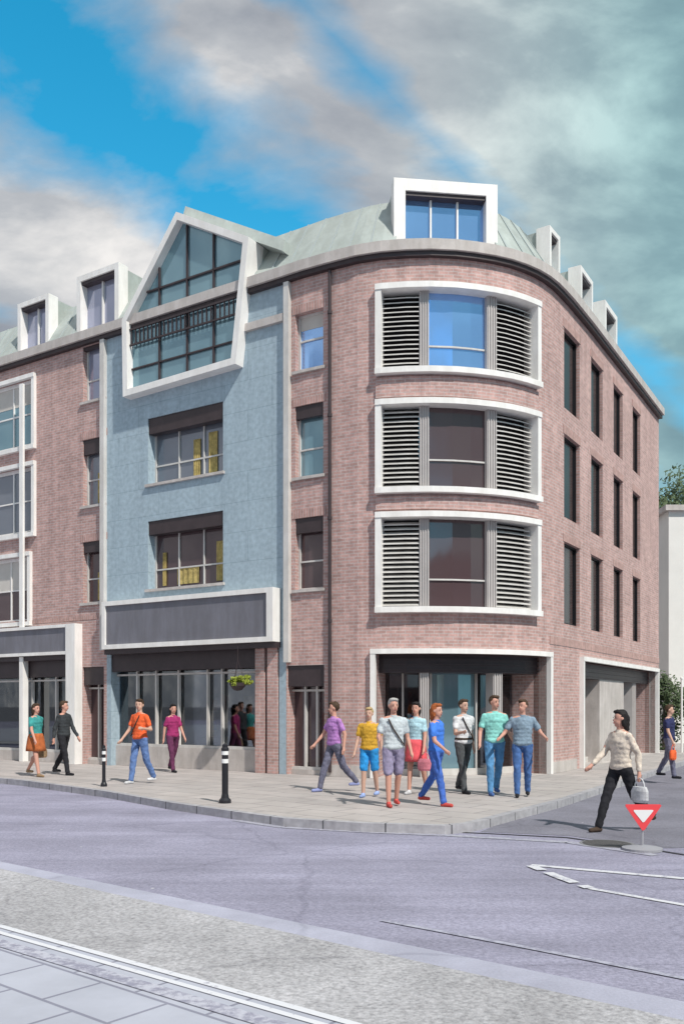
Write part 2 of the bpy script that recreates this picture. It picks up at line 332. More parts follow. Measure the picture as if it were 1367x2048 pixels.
# mansard roof and flat top
mb = MB(); ZR = 13.62
DORM = [(s_at(a_)+.06, s_at(b_)-.06) for a_, b_ in ((30, 92), (148, 232), (786, 1000), (1106, 1127), (1168, 1192), (1216, 1240))]
c_ = 0
for a_, b_ in DORM+[(S[-1], None)]: sweep(mb, c_, a_, [(.02, ZC+.24), (-.85, ZR)]); c_ = b_
sweep(mb, 0, S[-1], [(-.85, ZR), (-.95, ZR+.04), (-1.6, ZR+.04)])
s = .3
while s < S[-1]:
    if any(a_-.05 < s < b_+.05 for a_, b_ in DORM): s += .55; continue
    L = [(.045, ZC+.24), (-.825, ZR)]
    a, b = P(s-.02, L[0][0]), P(s+.02, L[0][0]); c, d = P(s+.02, L[1][0]), P(s-.02, L[1][0])
    mb.face([(*a, L[0][1]), (*b, L[0][1]), (*c, L[1][1]), (*d, L[1][1])], mi=1)
    a2, d2 = P(s-.02, 0), P(s-.02, -.87); b2, c2 = P(s+.02, 0), P(s+.02, -.87)
    mb.face([(*a2, L[0][1]), (*a, L[0][1]), (*d, L[1][1]), (*d2, L[1][1])], mi=1); mb.face([(*b, L[0][1]), (*b2, L[0][1]), (*c2, L[1][1]), (*c, L[1][1])], mi=1)
    s += .55
mb.build('roof', [ROOF, SEAM], B)
mb = MB(); LL = ss(0, S[-1]); poly = [P(x, -1.5) for x in LL]+[bk+Vector((0, 0)), bl]
mb.face([(*p, ZR+.02) for p in poly]); mb.build('roof_deck', ROOFT, B)

# ---------------------------------------------------------------- windows
def strip_v(mb, px0, px1, z0, z1, d0, d1): band(mb, s_at(px0), s_at(px1), z0, z1, d0, d1)
def child(mb, name, m, par): return mb.build(name, m, par)
def corner_window(o, gm, transom):
    s0, s1, z0, z1 = o; fw = .115
    f = MB()
    band(f, s0-fw, s1+fw, z1-.03, z1+.10, -.3, .17); band(f, s0-fw, s1+fw, z0-.10, z0+.03, -.3, .2)
    band(f, s0-fw, s0+.02, z0+.03, z1-.03, -.3, .15); band(f, s1-.02, s1+fw, z0+.03, z1-.03, -.3, .15)
    W = f.build('window', WHITE, B)
    g = MB(); band(g, s_at(858), s_at(975), z0+.03, z1-.03, -.2, -.17); child(g, 'pane', gm, W)
    t = MB(); band(t, s_at(858), s_at(975), transom-.018, transom+.018, -.17, -.13); child(t, 'transom', OFFW, W)
    for x0, x1 in ((838, 858), (975, 995)):
        q = MB(); band(q, s_at(x0), s_at(x1), z0+.03, z1-.03, -.22, -.05)
        sa, sb = s_at(x0), s_at(x1); n = 4
        for k in range(n):
            c = sa+(sb-sa)*(k+.5)/n; band(q, c-.012, c+.012, z0+.03, z1-.03, -.05, -.025)
        child(q, 'mullion', RIB, W)
    for xa, xb in ((None, 838), (995, None)):
        a = s0+.02 if xa is None else s_at(xa); b = s1-.02 if xb is None else s_at(xb)
        q = MB(); band(q, a, b, z0+.03, z1-.03, -.3, -.27, mi=1)
        n = int((z1-z0-.1)/.105)
        for k in range(n):
            zc = z0+.09+k*(z1-z0-.14)/n
            L = ss(a, b)
            for u0, u1 in zip(L, L[1:]):       # tilted blades
                q.face([(*P(u0, -.06), zc), (*P(u1, -.06), zc), (*P(u1, -.2), zc+.07), (*P(u0, -.2), zc+.07)])
                q.face([(*P(u0, -.06), zc-.022), (*P(u1, -.06), zc-.022), (*P(u1, -.06), zc), (*P(u0, -.06), zc)])
                q.face([(*P(u1, -.06), zc-.022), (*P(u0, -.06), zc-.022), (*P(u0, -.2), zc+.05), (*P(u1, -.2), zc+.05)])
        child(q, 'louvre', [OFFW, DARK], W)
    return W
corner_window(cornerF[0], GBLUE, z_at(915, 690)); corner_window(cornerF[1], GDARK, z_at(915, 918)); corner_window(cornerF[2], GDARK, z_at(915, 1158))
# brick-coloured spandrel mouldings between the stacked corner windows
for z0, z1 in ((8.68, 9.13), (6.12, 6.42)):
    mb = MB(); band(mb, s_at(752), s_at(1072), z0, z1, 0, .06); mb.build('spandrel', BRICK, B)

def simple_window(o, gm, fm=OFFW, fw=.05, depth=.22, lintel_shade=.0, nv=1, transom=.0, sill=True, curtain=None, name='window', shade=0):
    s0, s1, z0, z1 = o; f = MB(); a, b = -depth, -depth+.07
    band(f, s0, s1, z1-fw, z1, a, b); band(f, s0, s1, z0, z0+fw, a, b); band(f, s0, s0+fw, z0+fw, z1-fw, a, b); band(f, s1-fw, s1, z0+fw, z1-fw, a, b)
    for k in range(1, nv):
        c = s0+(s1-s0)*k/nv; band(f, c-.02, c+.02, z0+fw, z1-fw, a, b-.005)
    if transom: band(f, s0+fw, s1-fw, z0+(z1-z0)*transom-.02, z0+(z1-z0)*transom+.02, a, b-.01)
    W = f.build(name, fm, B)
    g = MB(); band(g, s0+fw, s1-fw, z0+fw, z1-fw, a+.01, a+.025); child(g, 'pane', gm, W)
    if lintel_shade:
        q = MB(); band(q, s0+.004, s1-.004, z1-lintel_shade, z1-.004, b+.01, -.03); child(q, 'dark_head_box', BRONZE, W)  # dark box standing in for the shade under the lintel
    if sill:
        q = MB(); band(q, s0-.06, s1+.06, z0-.07, z0-.003, -.2, .07); child(q, 'sill', STONE, W)
    if shade:
        q = MB(); band(q, s0+fw, s1-fw, z1-fw-(z1-z0)*shade, z1-fw, a+.027, a+.034); child(q, 'roller_blind', LINEN, W)
    if curtain:
        for (t0, t1, h0, h1) in curtain:
            q = MB(); n = 9; sa = s0+(s1-s0)*t0; sb = s0+(s1-s0)*t1
            for k in range(n):
                u0 = sa+(sb-sa)*k/n; u1 = sa+(sb-sa)*(k+1)/n; d = a+.032+(.02 if k % 2 else 0)
                d2 = a+.032+(.02 if (k+1) % 2 else 0)
                q.face([(*P(u0, d), z0+(z1-z0)*h0), (*P(u1, d2), z0+(z1-z0)*h0), (*P(u1, d2), z0+(z1-z0)*h1), (*P(u0, d), z0+(z1-z0)*h1)])
            child(q, 'curtain', CURT, W)
    return W
simple_window(wide[0], GGREY, lintel_shade=.42, nv=3, transom=.3, depth=.33, curtain=[(.52, .62, .06, .6), (.72, .84, .06, .66)])
simple_window(wide[1], GDARK, lintel_shade=.36, nv=3, transom=.3, depth=.33, curtain=[(.1, .16, .06, .55), (.3, .6, .06, .3), (.82, .95, .06, .62)])
simple_window(narrow[0], GBLUE, nv=1, transom=.55, shade=.22); simple_window(narrow[1], GTEAL, lintel_shade=.3, transom=.4); simple_window(narrow[2], GDARK, lintel_shade=.36, transom=.4)
for i, o in enumerate(slim):
    simple_window(o, (GLILAC, GGREY, GDARK)[i], lintel_shade=(.1, .42, .3)[i], transom=.4, curtain=[(.45, .9, .05, .5)] if i else None)
for o in slits:
    simple_window(o, GBLACK, fm=BLKM, fw=.05, depth=.16, sill=False)
for i, o in enumerate(endbay):
    s0, s1, z0, z1 = o
    W = simple_window(o, (GTEAL, GGREY, GDARK)[i], fm=WHITE, fw=.1, depth=.14, nv=3, transom=.5, sill=False, shade=(.3, 0, .45)[i])
    q = MB(); fw = .12
    band(q, s0-.1, s1+fw, z1, z1+.12, -.02, .12); band(q, s0-.1, s1+fw, z0-.12, z0, -.02, .12); band(q, s1, s1+fw, z0, z1, -.02, .1)
    child(q, 'surround', WHITE, W)
SOLD = brick_mat('soldier_brick', (.5, .3, .27), (.4, .25, .225), (.5, .43, .4), bw=.075, rh=.5, ms=.009)
for o in slits+slim+narrow:
    mb = MB(); band(mb, o[0]-.08, o[1]+.08, o[3]+.002, o[3]+.2, -.1, .012); mb.build('lintel', SOLD, B)
mb = MB(); band(mb, 0, sA, 3.99+.1, 4.2, -.05, .012); mb.build('brick_band', SOLD, B)
mb = MB(); band(mb, s_at(1098), S[-1], 3.16, 3.36, -.05, .014); mb.build('brick_band', SOLD, B)
mb = MB(); a = P(s_at(662), .07); mb.tube((*a, .1), (*a, ZC-.15), .042)
for z in (1.2, 3.6, 6.0, 8.4, 10.8): mb.tube((*a, z), (*a, z+.07), .056)
mb.build('downpipe', BRONZE, B)
for x0, x1 in ((572, 582), (206, 214)):          # pale pilaster strips running up the facade
    mb = MB(); band(mb, s_at(x0), s_at(x1), 3.2 if x0 < 300 else 2.7, ZC-.12, 0, .12); mb.build('pilaster', OFFW, B)
mb = MB(); band(mb, s_at(50), s_at(57), 3.95, 11.2, .13, .2); mb.build('mullion_post', WHITE, B)

# ---------------------------------------------------------------- dormers
def dormer(s0, s1, z0, z1, fwd, deep, fw, gm, nv, name='dormer'):
    """boxy white framed dormer standing straight out of the roof"""
    a = P(s0, fwd); b = P(s1, fwd); e = (b-a); L = e.length; e.normalize(); n = Vector((e.y, -e.x))
    def Q(u, d, z): q = a+e*u+n*d; return (q.x, q.y, z)
    def bx(mb, u0, u1, d0, d1, za, zb):
        p = [Q(u0, d1, za), Q(u1, d1, za), Q(u1, d1, zb), Q(u0, d1, zb), Q(u0, d0, za), Q(u1, d0, za), Q(u1, d0, zb), Q(u0, d0, zb)]
        for q in ((0, 1, 2, 3), (5, 4, 7, 6), (1, 5, 6, 2), (4, 0, 3, 7), (3, 2, 6, 7), (4, 5, 1, 0)): mb.face([p[k] for k in q])
    m = MB(); bx(m, 0, fw, -.35, 0, z0, z1-fw); bx(m, L-fw, L, -.35, 0, z0, z1-fw); bx(m, 0, L, -.35, 0, z1-fw, z1)
    bx(m, fw, L-fw, -.3, -.02, z0, z0+.08)
    D = m.build(name, WHITE, B)
    m = MB(); bx(m, .05, L-.05, -deep, -.352, z0, z1-.06); m.build('cheek', ROOF, D)
    m = MB(); bx(m, fw, L-fw, -.3, -.26, z0+.08, z1-fw); m.build('pane', gm, D)
    m = MB(); bx(m, fw, L-fw, -.26, -.05, z1-fw-.09, z1-fw); m.build('dark_head_box', BRONZE, D)
    m = MB()
    for k in range(1, nv):
        c = fw+(L-2*fw)*k/nv; bx(m, c-.02, c+.02, -.26, -.19, z0+.08, z1-fw-.09)
    if nv > 1: m.build('glazing_bar', WHITE, D)
    return D
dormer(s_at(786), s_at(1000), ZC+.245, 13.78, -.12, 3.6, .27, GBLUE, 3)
dormer(s_at(148), s_at(232), ZC+.245, 13.95, -.1, 2.2, .16, GLILAC, 2)
dormer(s_at(30), s_at(92), ZC+.245, 13.8, -.1, 2.2, .14, GLILAC, 2)
dormer(s_at(1106), s_at(1127), ZC+.245, 13.5, -.1, 1.6, .12, GTEAL, 1)
dormer(s_at(1168), s_at(1192), ZC+.245, 13.5, -.1, 1.6, .13, GTEAL, 1)
dormer(s_at(1216), s_at(1240), ZC+.245, 13.5, -.1, 1.6, .15, GTEAL, 1)
# the tall glazed studio dormer with its lopsided gable
def zq(px, py, d): q = P(s_at(px)); return EYE+(HY-py)*(q.y)/F
ring = [(262, 800), (260, 648), (368, 434), (512, 484), (486, 735)]
def studio():
    base = P(s_at(262), .0); e = (P(s_at(400))-base).normalized(); n = Vector((e.y, -e.x))
    V = []
    for px, py in ring:
        k = (px-CX)/F; # where the ray column meets the front plane of the dormer
        t = (k*base.y-base.x)/(e.x-k*e.y); q = base+e*t; V.append((t, EYE+(HY-py)*q.y/F))
    cx = sum(v[0] for v in V)/len(V); cz = sum(v[1] for v in V)/len(V)
    def Q(u, z, d): q = base+e*u+n*d; return (q.x, q.y, z)
    def inset(w):
        out = []; m = len(V)
        for i in range(m):
            p0, p1, p2 = Vector(V[i-1]), Vector(V[i]), Vector(V[(i+1) % m])
            a = (p1-p0).normalized(); b = (p2-p1).normalized(); na = Vector((a.y, -a.x)); nb = Vector((b.y, -b.x))
            if na.dot(Vector((cx, cz))-p1) < 0: na = -na
            if nb.dot(Vector((cx, cz))-p1) < 0: nb = -nb
            h = (na+nb).normalized(); out.append(p1+h*(w/max(.35, h.dot(na))))
        return out
    I = inset(.17); m = len(V); mb = MB(); d1, d0 = .3, -.3
    for i in range(m):
        j = (i+1) % m
        mb.face([Q(*V[i], d1), Q(*V[j], d1), Q(*I[j], d1), Q(*I[i], d1)])
        mb.face([Q(*I[i], d1), Q(*I[j], d1), Q(*I[j], d0), Q(*I[i], d0)])
        mb.face([Q(*V[j], d1), Q(*V[i], d1), Q(*V[i], d0), Q(*V[j], d0)])
    D = mb.build('studio_dormer', WHITE, B)
    mb = MB(); mb.face([Q(*p, .08) for p in I]); mb.build('pane', GTEAL, D)
    mb = MB()
    for i in range(m):
        j = (i+1) % m; mb.face([Q(*V[i], d0), Q(*V[j], d0), Q(V[j][0], V[j][1], -3.5), Q(V[i][0], V[i][1], -3.5)])
    mb.face([Q(V[i][0], V[i][1], -3.5) for i in range(m)]); mb.build('cheek', ROOF, D)
    # roof slab over the gable
    a, b = Vector(V[2]), Vector(V[3]); mb = MB(); up = .32; ov = .25
    a2 = a+(a-b).normalized()*.05; b2 = b+(b-a).normalized()*.9
    c = [Q(a2.x, a2.y+.01, .0), Q(b2.x, b2.y+.01, .0), Q(b2.x, b2.y+up, -.1), Q(a2.x, a2.y+up, -.1), Q(a2.x, a2.y+.01, -3.4), Q(b2.x, b2.y+.01, -3.4), Q(b2.x, b2.y+up, -3.4), Q(a2.x, a2.y+up, -3.4)]
    for q in ((0, 1, 2, 3), (5, 4, 7, 6), (1, 5, 6, 2), (4, 0, 3, 7), (3, 2, 6, 7), (4, 5, 1, 0)): mb.face([c[k] for k in q])
    mb.build('dormer_roof', ROOF, D)
    # glazing bars clipped to the opening
    def span_v(u):
        zs = []
        for i in range(m):
            p, q = I[i], I[(i+1) % m]
            if (p.x-u)*(q.x-u) < 0: zs.append(p.y+(q.y-p.y)*(u-p.x)/(q.x-p.x))
        return min(zs), max(zs)
    def span_h(z):
        us = []
        for i in range(m):
            p, q = I[i], I[(i+1) % m]
            if (p.y-z)*(q.y-z) < 0: us.append(p.x+(q.x-p.x)*(z-p.y)/(q.y-p.y))
        return min(us), max(us)
    mb = MB(); us = [V[0][0]+(V[4][0]-V[0][0])*f for f in (.3, .55, .78)]
    def bar(p, q, w, dd0=.08, dd1=.14):
        p = Vector(p); q = Vector(q); t = (q-p).normalized(); h = Vector((-t.y, t.x))*w
        A = [p-h, q-h, q+h, p+h]
        mb.face([Q(*x, dd1) for x in A])
        for k in range(4): mb.face([Q(*A[k], dd0), Q(*A[(k+1) % 4], dd0), Q(*A[(k+1) % 4], dd1), Q(*A[k], dd1)])
    for u_ in us: lo, hi = span_v(u_); bar((u_, lo), (u_, hi), .02)
    zt = ZC+.75; lo, hi = span_h(zt); bar((lo, zt), (hi, zt), .022); zt = ZC-1.2; lo, hi = span_h(zt); bar((lo, zt), (hi, zt), .018)
    mb.build('glazing_bar', BRONZE, D)
    mb = MB(); zt = ZC-.15; lo, hi = span_h(zt)
    for k in range(26):
        u_ = lo+(hi-lo)*(k+.5)/26; bar((u_, zt-.42), (u_, zt), .012, .16, .19)
    bar((lo, zt), (hi, zt), .025, .15, .2); bar((lo, zt-.42), (hi, zt-.42), .02, .15, .2)
    mb.build('railing', BRONZE, D)
studio()
mb = MB(); band(mb, s_at(492), s_at(570), z_at(530, 655), z_at(530, 640), 0, .1); mb.build('string_course', STONE, B)

# ---------------------------------------------------------------- ground floor
def framed_opening(o, gm_list, back, cols, splits, soffit=True):
    s0, s1, z0, z1 = o; f = MB(); fw = .115
    band(f, s0-fw, s1+fw, z1, z1+fw, -.2, .13); band(f, s0-fw, s0, 0.004, z1, -.2, .12); band(f, s1, s1+fw, 0.004, z1, -.2, .12)
    W = f.build('shopfront', WHITE, B)
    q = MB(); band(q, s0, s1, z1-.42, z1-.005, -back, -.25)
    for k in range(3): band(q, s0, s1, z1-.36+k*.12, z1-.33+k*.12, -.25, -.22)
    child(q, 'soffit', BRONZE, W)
    for (xa, xb, zb, zt, gm) in gm_list:
        a = s_at(xa); b = s_at(xb); q = MB(); band(q, a, b, zb, zt, -back, -back+.012); child(q, 'pane', gm, W)
        if gm is SHOPG: interior(a, b, 2.84, back+.03, W, int(xa), 2.0)
    q = MB()
    for x in splits: band(q, s_at(x)-.03, s_at(x)+.03, .05, z1-.42, -back+.03, -back+.1)
    band(q, s0, s1, .005, .16, -back+.03, -back+.11)
    child(q, 'glazing_bar', OFFW, W)
    for xa, xb in cols:
        q = MB(); a, b = s_at(xa), s_at(xb); band(q, a, b, 0.004, z1-.42, -.62, -.3)
        for k in range(4): c = a+(b-a)*(k+.5)/4; band(q, c-.014, c+.014, 0.004, z1-.42, -.3, -.275)
        child(q, 'column', RIB, W)
    q = MB(); band(q, s0, s1, -.05, .003, -back, 0); child(q, 'threshold', STONE, W)
    for sx in (s0, s1):
        q = MB(); a, b = P(sx, -.2), P(sx, -back); q.face([(*a, 0), (*b, 0), (*b, z1), (*a, z1)], [(0, 0), (back, 0), (back, z1), (0, z1)]); child(q, 'side_wall', BRICK, W)
    return W
framed_opening(gopen[0], [(753, 872, .16, 2.42, SHOPG), (872, 990, .16, 2.42, GTEAL), (990, 1091, .16, 2.42, SHOPG)], .95, [(840, 860), (1000, 1020)], (800, 872, 990, 1050))
framed_opening(gopen[1], [(1161, 1215, .16, 2.42, GDARK), (1262, 1308, .16, 2.42, GGREY)], .7, [(1282, 1288)], (1180, 1270, 1296))
q = MB(); band(q, s_at(1215), s_at(1262), 0.004, 2.42, -.68, -.25); q.build('pier', STONE, B)
# long shop with fascia
def fascia(x0, x1, z0, z1, proj, fw=.12):
    s0, s1 = s_at(x0), s_at(x1); f = MB()
    band(f, s0, s1, z1-fw, z1, .02, proj); band(f, s0, s1, z0, z0+fw, .02, proj)
    band(f, s0, s0+fw, z0+fw, z1-fw, .02, proj); band(f, s1-fw*1.6, s1, z0+fw, z1-fw, .02, proj)
    W = f.build('fascia', WHITE, B)
    q = MB(); band(q, s0+fw, s1-fw*1.6, z0+fw, z1-fw, .02, proj-.06); child(q, 'panel', GREYP, W)
    q = MB(); band(q, s0, s1, z0-.14, z0-.002, .02, proj-.1); child(q, 'awning_box', BRONZE, W)
    return W
fascia(222, 562, 3.2, 4.5, .34)
fascia(-60, 152, 3.12, 3.98, .26, .09)
def shop(o, back, xs, plinth, gm, doors=None, seed=1):
    s0, s1, z0, z1 = o; q = MB(); band(q, s0, s1, plinth, z1, -back, -back+.012); W = q.build('shopfront', gm, B)
    q = MB()
    for x in xs: band(q, s_at(x)-.025, s_at(x)+.025, plinth, z1, -back+.03, -back+.12)
    band(q, s0, s1, z1-.62, z1-.57, -back+.03, -back+.11); band(q, s0, s1, plinth, plinth+.07, -back+.03, -back+.13)
    child(q, 'glazing_bar', OFFW, W)
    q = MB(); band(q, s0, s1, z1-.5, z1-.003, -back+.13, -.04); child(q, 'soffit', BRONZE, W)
    q = MB(); band(q, s0, s1, 0.004, plinth-.002, -back, -back+.16); child(q, 'plinth', STONE, W)
    if gm is SHOPG: interior(s0, s1, z1, back+.03, W, seed)
    return W
shop(gopen[2], .34, (262, 300, 345, 403, 432, 505), .55, SHOPG, seed=5)
shop(gopen[3], .33, (600, 624), .12, GDARK); shop(gopen[4], .3, (54, 102), .3, SHOPG, seed=8); shop(gopen[5], .33, (186,), .12, GDARK)
for x0, x1, m_, z in ((512, 530, BRICK, 3.1), (536, 556, BRICK, 3.1)):
    mb = MB(); band(mb, s_at(x0), s_at(x1), .004, z, -.2, .04); mb.build('pier', m_, B)
mb = MB(); band(mb, s_at(147), s_at(165), .004, 3.98, 0, .28); mb.build('corner_pillar', WHITE, B)
mb = MB(); band(mb, s_at(50), s_at(57), .004, 3.1, 0, .2); mb.build('mullion_post', WHITE, B)
# a shallow stone plinth course at street level between openings
mb = MB()
for a, b in ((650, 742), (1100, 1150)): band(mb, s_at(a), s_at(b), .004, .28, 0, .04)
mb.build('plinth', STONE, B)

# ------------------------------------------------------------------ ground
def G(px, py, z=0.0):
    Y = F*(EYE-z)/(py-HY); return ((px-CX)/F*Y, Y)
def ground_mat(name, col, coarse, fine, cs, fs, bump=.4, tint=None, streak=0, crack=.38):
    m = bpy.data.materials.new(name); m.use_nodes = True; nt = m.node_tree; nt.nodes.clear(); N, LK = mk_nodes(nt)
    o = N('ShaderNodeOutputMaterial'); b = N('ShaderNodeBsdfPrincipled', i={'Roughness': .85, 'Specular IOR Level': .25}); LK(b.outputs[0], o.inputs[0])
    t = N('ShaderNodeTexCoord'); src = t.outputs['Object']
    n = N('ShaderNodeTexNoise', i={'Scale': cs, 'Detail': 8, 'Roughness': .6, 'Distortion': .4})
    if streak:
        mp = N('ShaderNodeMapping'); mp.inputs['Rotation'].default_value = (0, 0, R(39.2)); mp.inputs['Scale'].default_value = (.1, 1.2, 1); LK(src, mp.inputs[0]); LK(mp.outputs[0], n.inputs[0])
    else: LK(src, n.inputs[0])
    c0 = tint or tuple(x*(1-coarse) for x in col); c1 = tuple(x*(1+coarse) for x in col)
    r = ramp(N, [(.32, c0), (.68, c1)]); LK(n.outputs[0], r.inputs[0])
    n2 = N('ShaderNodeTexNoise', i={'Scale': fs, 'Detail': 4, 'Roughness': .7}); LK(src, n2.inputs[0])
    r2 = ramp(N, [(.3, (1-fine,)*3), (.7, (1+fine,)*3)]); LK(n2.outputs[0], r2.inputs[0])
    n5 = N('ShaderNodeTexNoise', i={'Scale': .7, 'Detail': 5}); LK(src, n5.inputs[0]); r5 = ramp(N, [(.35, (.88,)*3), (.65, (1.08,)*3)]); LK(n5.outputs[0], r5.inputs[0])
    a = N('ShaderNodeMix', data_type='RGBA', blend_type='MULTIPLY'); a.inputs[0].default_value = 1; LK(r.outputs[0], a.inputs[6]); LK(r2.outputs[0], a.inputs[7])
    c = N('ShaderNodeMix', data_type='RGBA', blend_type='MULTIPLY'); c.inputs[0].default_value = 1; LK(a.outputs[2], c.inputs[6]); LK(r5.outputs[0], c.inputs[7])
    vo = N('ShaderNodeTexVoronoi', i={'Scale': 1.1}); LK(src, vo.inputs[0]); rv = ramp(N, [(.018, (1, 1, 1)), (.026, (0, 0, 0))]); LK(vo.outputs['Distance'], rv.inputs[0])
    e1 = N('ShaderNodeMix', data_type='RGBA'); LK(rv.outputs[0], e1.inputs[0]); LK(c.outputs[2], e1.inputs[6]); e1.inputs[7].default_value = (.55, .55, .58, 1)
    nd = N('ShaderNodeTexNoise', i={'Scale': 1.5, 'Detail': 5}); LK(src, nd.inputs[0]); av = N('ShaderNodeMix', data_type='RGBA'); av.inputs[0].default_value = .35; LK(src, av.inputs[6]); LK(nd.outputs['Color'], av.inputs[7])
    v2 = N('ShaderNodeTexVoronoi', feature='DISTANCE_TO_EDGE', i={'Scale': .42}); LK(av.outputs[2], v2.inputs[0]); rc = ramp(N, [(.003, (.62, .62, .64)), (.009, (1, 1, 1))]); LK(v2.outputs['Distance'], rc.inputs[0])
    e2 = N('ShaderNodeMix', data_type='RGBA', blend_type='MULTIPLY'); e2.inputs[0].default_value = crack; LK(e1.outputs[2], e2.inputs[6]); LK(rc.outputs[0], e2.inputs[7])
    LK(e2.outputs[2], b.inputs['Base Color'])
    bu = N('ShaderNodeBump', i={'Strength': bump, 'Distance': .012}); LK(n2.outputs[0], bu.inputs['Height']); LK(bu.outputs[0], b.inputs['Normal'])
    return m
ROAD = ground_mat('road_asphalt', (.29, .28, .365), .16, .3, 1.5, 38, streak=1)
SIDE = ground_mat('side_road_asphalt', (.2, .195, .235), .12, .25, .8, 40)
ROUGH = ground_mat('rough_tarmac', (.4, .39, .41), .12, .38, 1.3, 30, bump=.9)
EDGE = ground_mat('kerb_strip_concrete', (.4, .4, .49), .1, .1, 2, 50)
KERB = brick_mat('kerb_stone', (.42, .41, .43), (.36, .355, .38), (.12, .12, .13), bw=.95, rh=30, ms=.014, stain=.12, vary=0)
GRND = ground_mat('ground_asphalt', (.16, .16, .18), .1, .1, .3, 40)
def paint(name, col, wear):
    m = bpy.data.materials.new(name); m.use_nodes = True; nt = m.node_tree; nt.nodes.clear(); N, LK = mk_nodes(nt)
    o = N('ShaderNodeOutputMaterial'); b = N('ShaderNodeBsdfPrincipled', i={'Roughness': .7}); t = N('ShaderNodeTexCoord')
    n = N('ShaderNodeTexNoise', i={'Scale': 14, 'Detail': 8, 'Roughness': .75}); LK(t.outputs['Object'], n.inputs[0])
    r = ramp(N, [(wear-.06, (.27, .265, .34)), (wear+.06, col)]); LK(n.outputs[0], r.inputs[0]); LK(r.outputs[0], b.inputs['Base Color']); LK(b.outputs[0], o.inputs[0]); return m
PAINT = paint('worn_white_paint', (.62, .62, .66), .42)
PAINT2 = paint('faded_white_paint', (.42, .42, .5), .5)
def paving_mat(name, c1, c2, mo, bw, rh, rot, ms=.012):
    m = bpy.data.materials.new(name); m.use_nodes = True; nt = m.node_tree; nt.nodes.clear(); N, LK = mk_nodes(nt)
    o = N('ShaderNodeOutputMaterial'); b = N('ShaderNodeBsdfPrincipled', i={'Roughness': .85, 'Specular IOR Level': .25}); LK(b.outputs[0], o.inputs[0])
    t = N('ShaderNodeTexCoord'); mp = N('ShaderNodeMapping'); mp.inputs['Rotation'].default_value = (0, 0, rot); LK(t.outputs['Object'], mp.inputs[0])
    br = N('ShaderNodeTexBrick', i={'Color1': (*c1, 1), 'Color2': (*c2, 1), 'Mortar': (*mo, 1), 'Scale': 1, 'Mortar Size': ms, 'Mortar Smooth': .3, 'Brick Width': bw, 'Row Height': rh}); LK(mp.outputs[0], br.inputs[0])
    n = N('ShaderNodeTexNoise', i={'Scale': 1.1, 'Detail': 9, 'Roughness': .65}); LK(t.outputs['Object'], n.inputs[0]); r = ramp(N, [(.3, (.86,)*3), (.7, (1.1,)*3)]); LK(n.outputs[0], r.inputs[0])
    a = N('ShaderNodeMix', data_type='RGBA', blend_type='MULTIPLY'); a.inputs[0].default_value = 1; LK(br.outputs[0], a.inputs[6]); LK(r.outputs[0], a.inputs[7]); LK(a.outputs[2], b.inputs['Base Color'])
    bu = N('ShaderNodeBump', i={'Strength': .4, 'Distance': .006}); iv = N('ShaderNodeInvert'); LK(br.outputs['Fac'], iv.inputs[1]); LK(iv.outputs[0], bu.inputs['Height']); LK(bu.outputs[0], b.inputs['Normal'])
    return m
rd = Vector((-1.224, 1)).normalized(); ROT = -math.atan2(rd.y, rd.x)
PAVE = paving_mat('pavement_flags', (.45, .41, .395), (.39, .36, .35), (.22, .2, .2), .9, .6, ROT, .013)
SLAB = paving_mat('near_slabs', (.45, .46, .53), (.41, .42, .49), (.24, .24, .3), .62, .42, ROT, .014)

def sheet(name, poly, z, m, kind='structure', label=None):
    mb = MB(); mb.face([(x, y, z) for x, y in poly]); o = mb.build(name, m); tag(o, kind=kind); return o
RZ = -.12
big = [(-1500, -300), (1500, -300), (1500, 2500), (-1500, 2500)]
sheet('ground', big, RZ-.02, GRND)
# main road band
def along(p, d, t): return (p[0]+d.x*t, p[1]+d.y*t)
kpts = [(45, 1561), (205, 1582), (344, 1606), (471, 1624), (566, 1637), (721, 1647), (889, 1652), (944, 1647), (985, 1637), (1046, 1621), (1120, 1602), (1364, 1524)]
kw = [G(*p) for p in kpts]
kw = [along(kw[0], rd, 60)]+kw+[along(kw[-1], Vector((.57, 1)).normalized(), 60)]
road_poly = [(-90, 95), (-90, -40), (60, -40), (60, 120)]
sheet('road', road_poly, RZ, ROAD)
side = [G(960, 1664, RZ), G(1140, 1672, RZ), G(1309, 1697, RZ), along(G(1309, 1697, RZ), Vector((1, .1)), 14), (45, 70), kw[-1]]+[kw[i] for i in (12, 11, 10, 9)]
sheet('side_road', side, RZ+.004, SIDE)
# far pavement and its kerb
pav = kw+[(40, 110), (-85, 110)]
mb = MB(); mb.face([(x, y, 0) for x, y in pav]); tag(mb.build('pavement', PAVE), kind='structure')
mb = MB()
def off(pl, d):
    out = []
    for i, p in enumerate(pl):
        a = Vector(pl[max(i-1, 0)]); b = Vector(pl[min(i+1, len(pl)-1)]); e = (b-a).normalized(); out.append((p[0]+e.y*d, p[1]-e.x*d))
    return out
ko = off(kw, .0); ki = off(kw, -.14); acc = 0
for i in range(len(kw)-1):
    a, b, c, d = ko[i], ko[i+1], ki[i+1], ki[i]
    L_ = (Vector(b)-Vector(a)).length; q4 = [(acc, .1), (acc+L_, .1), (acc+L_, .3), (acc, .3)]; acc += L_
    mb.face([(*a, RZ-.01), (*b, RZ-.01), (*b, .006), (*a, .006)], q4); mb.face([(*a, .006), (*b, .006), (*c, .006), (*d, .006)], q4)
tag(mb.build('kerb', KERB), kind='structure')
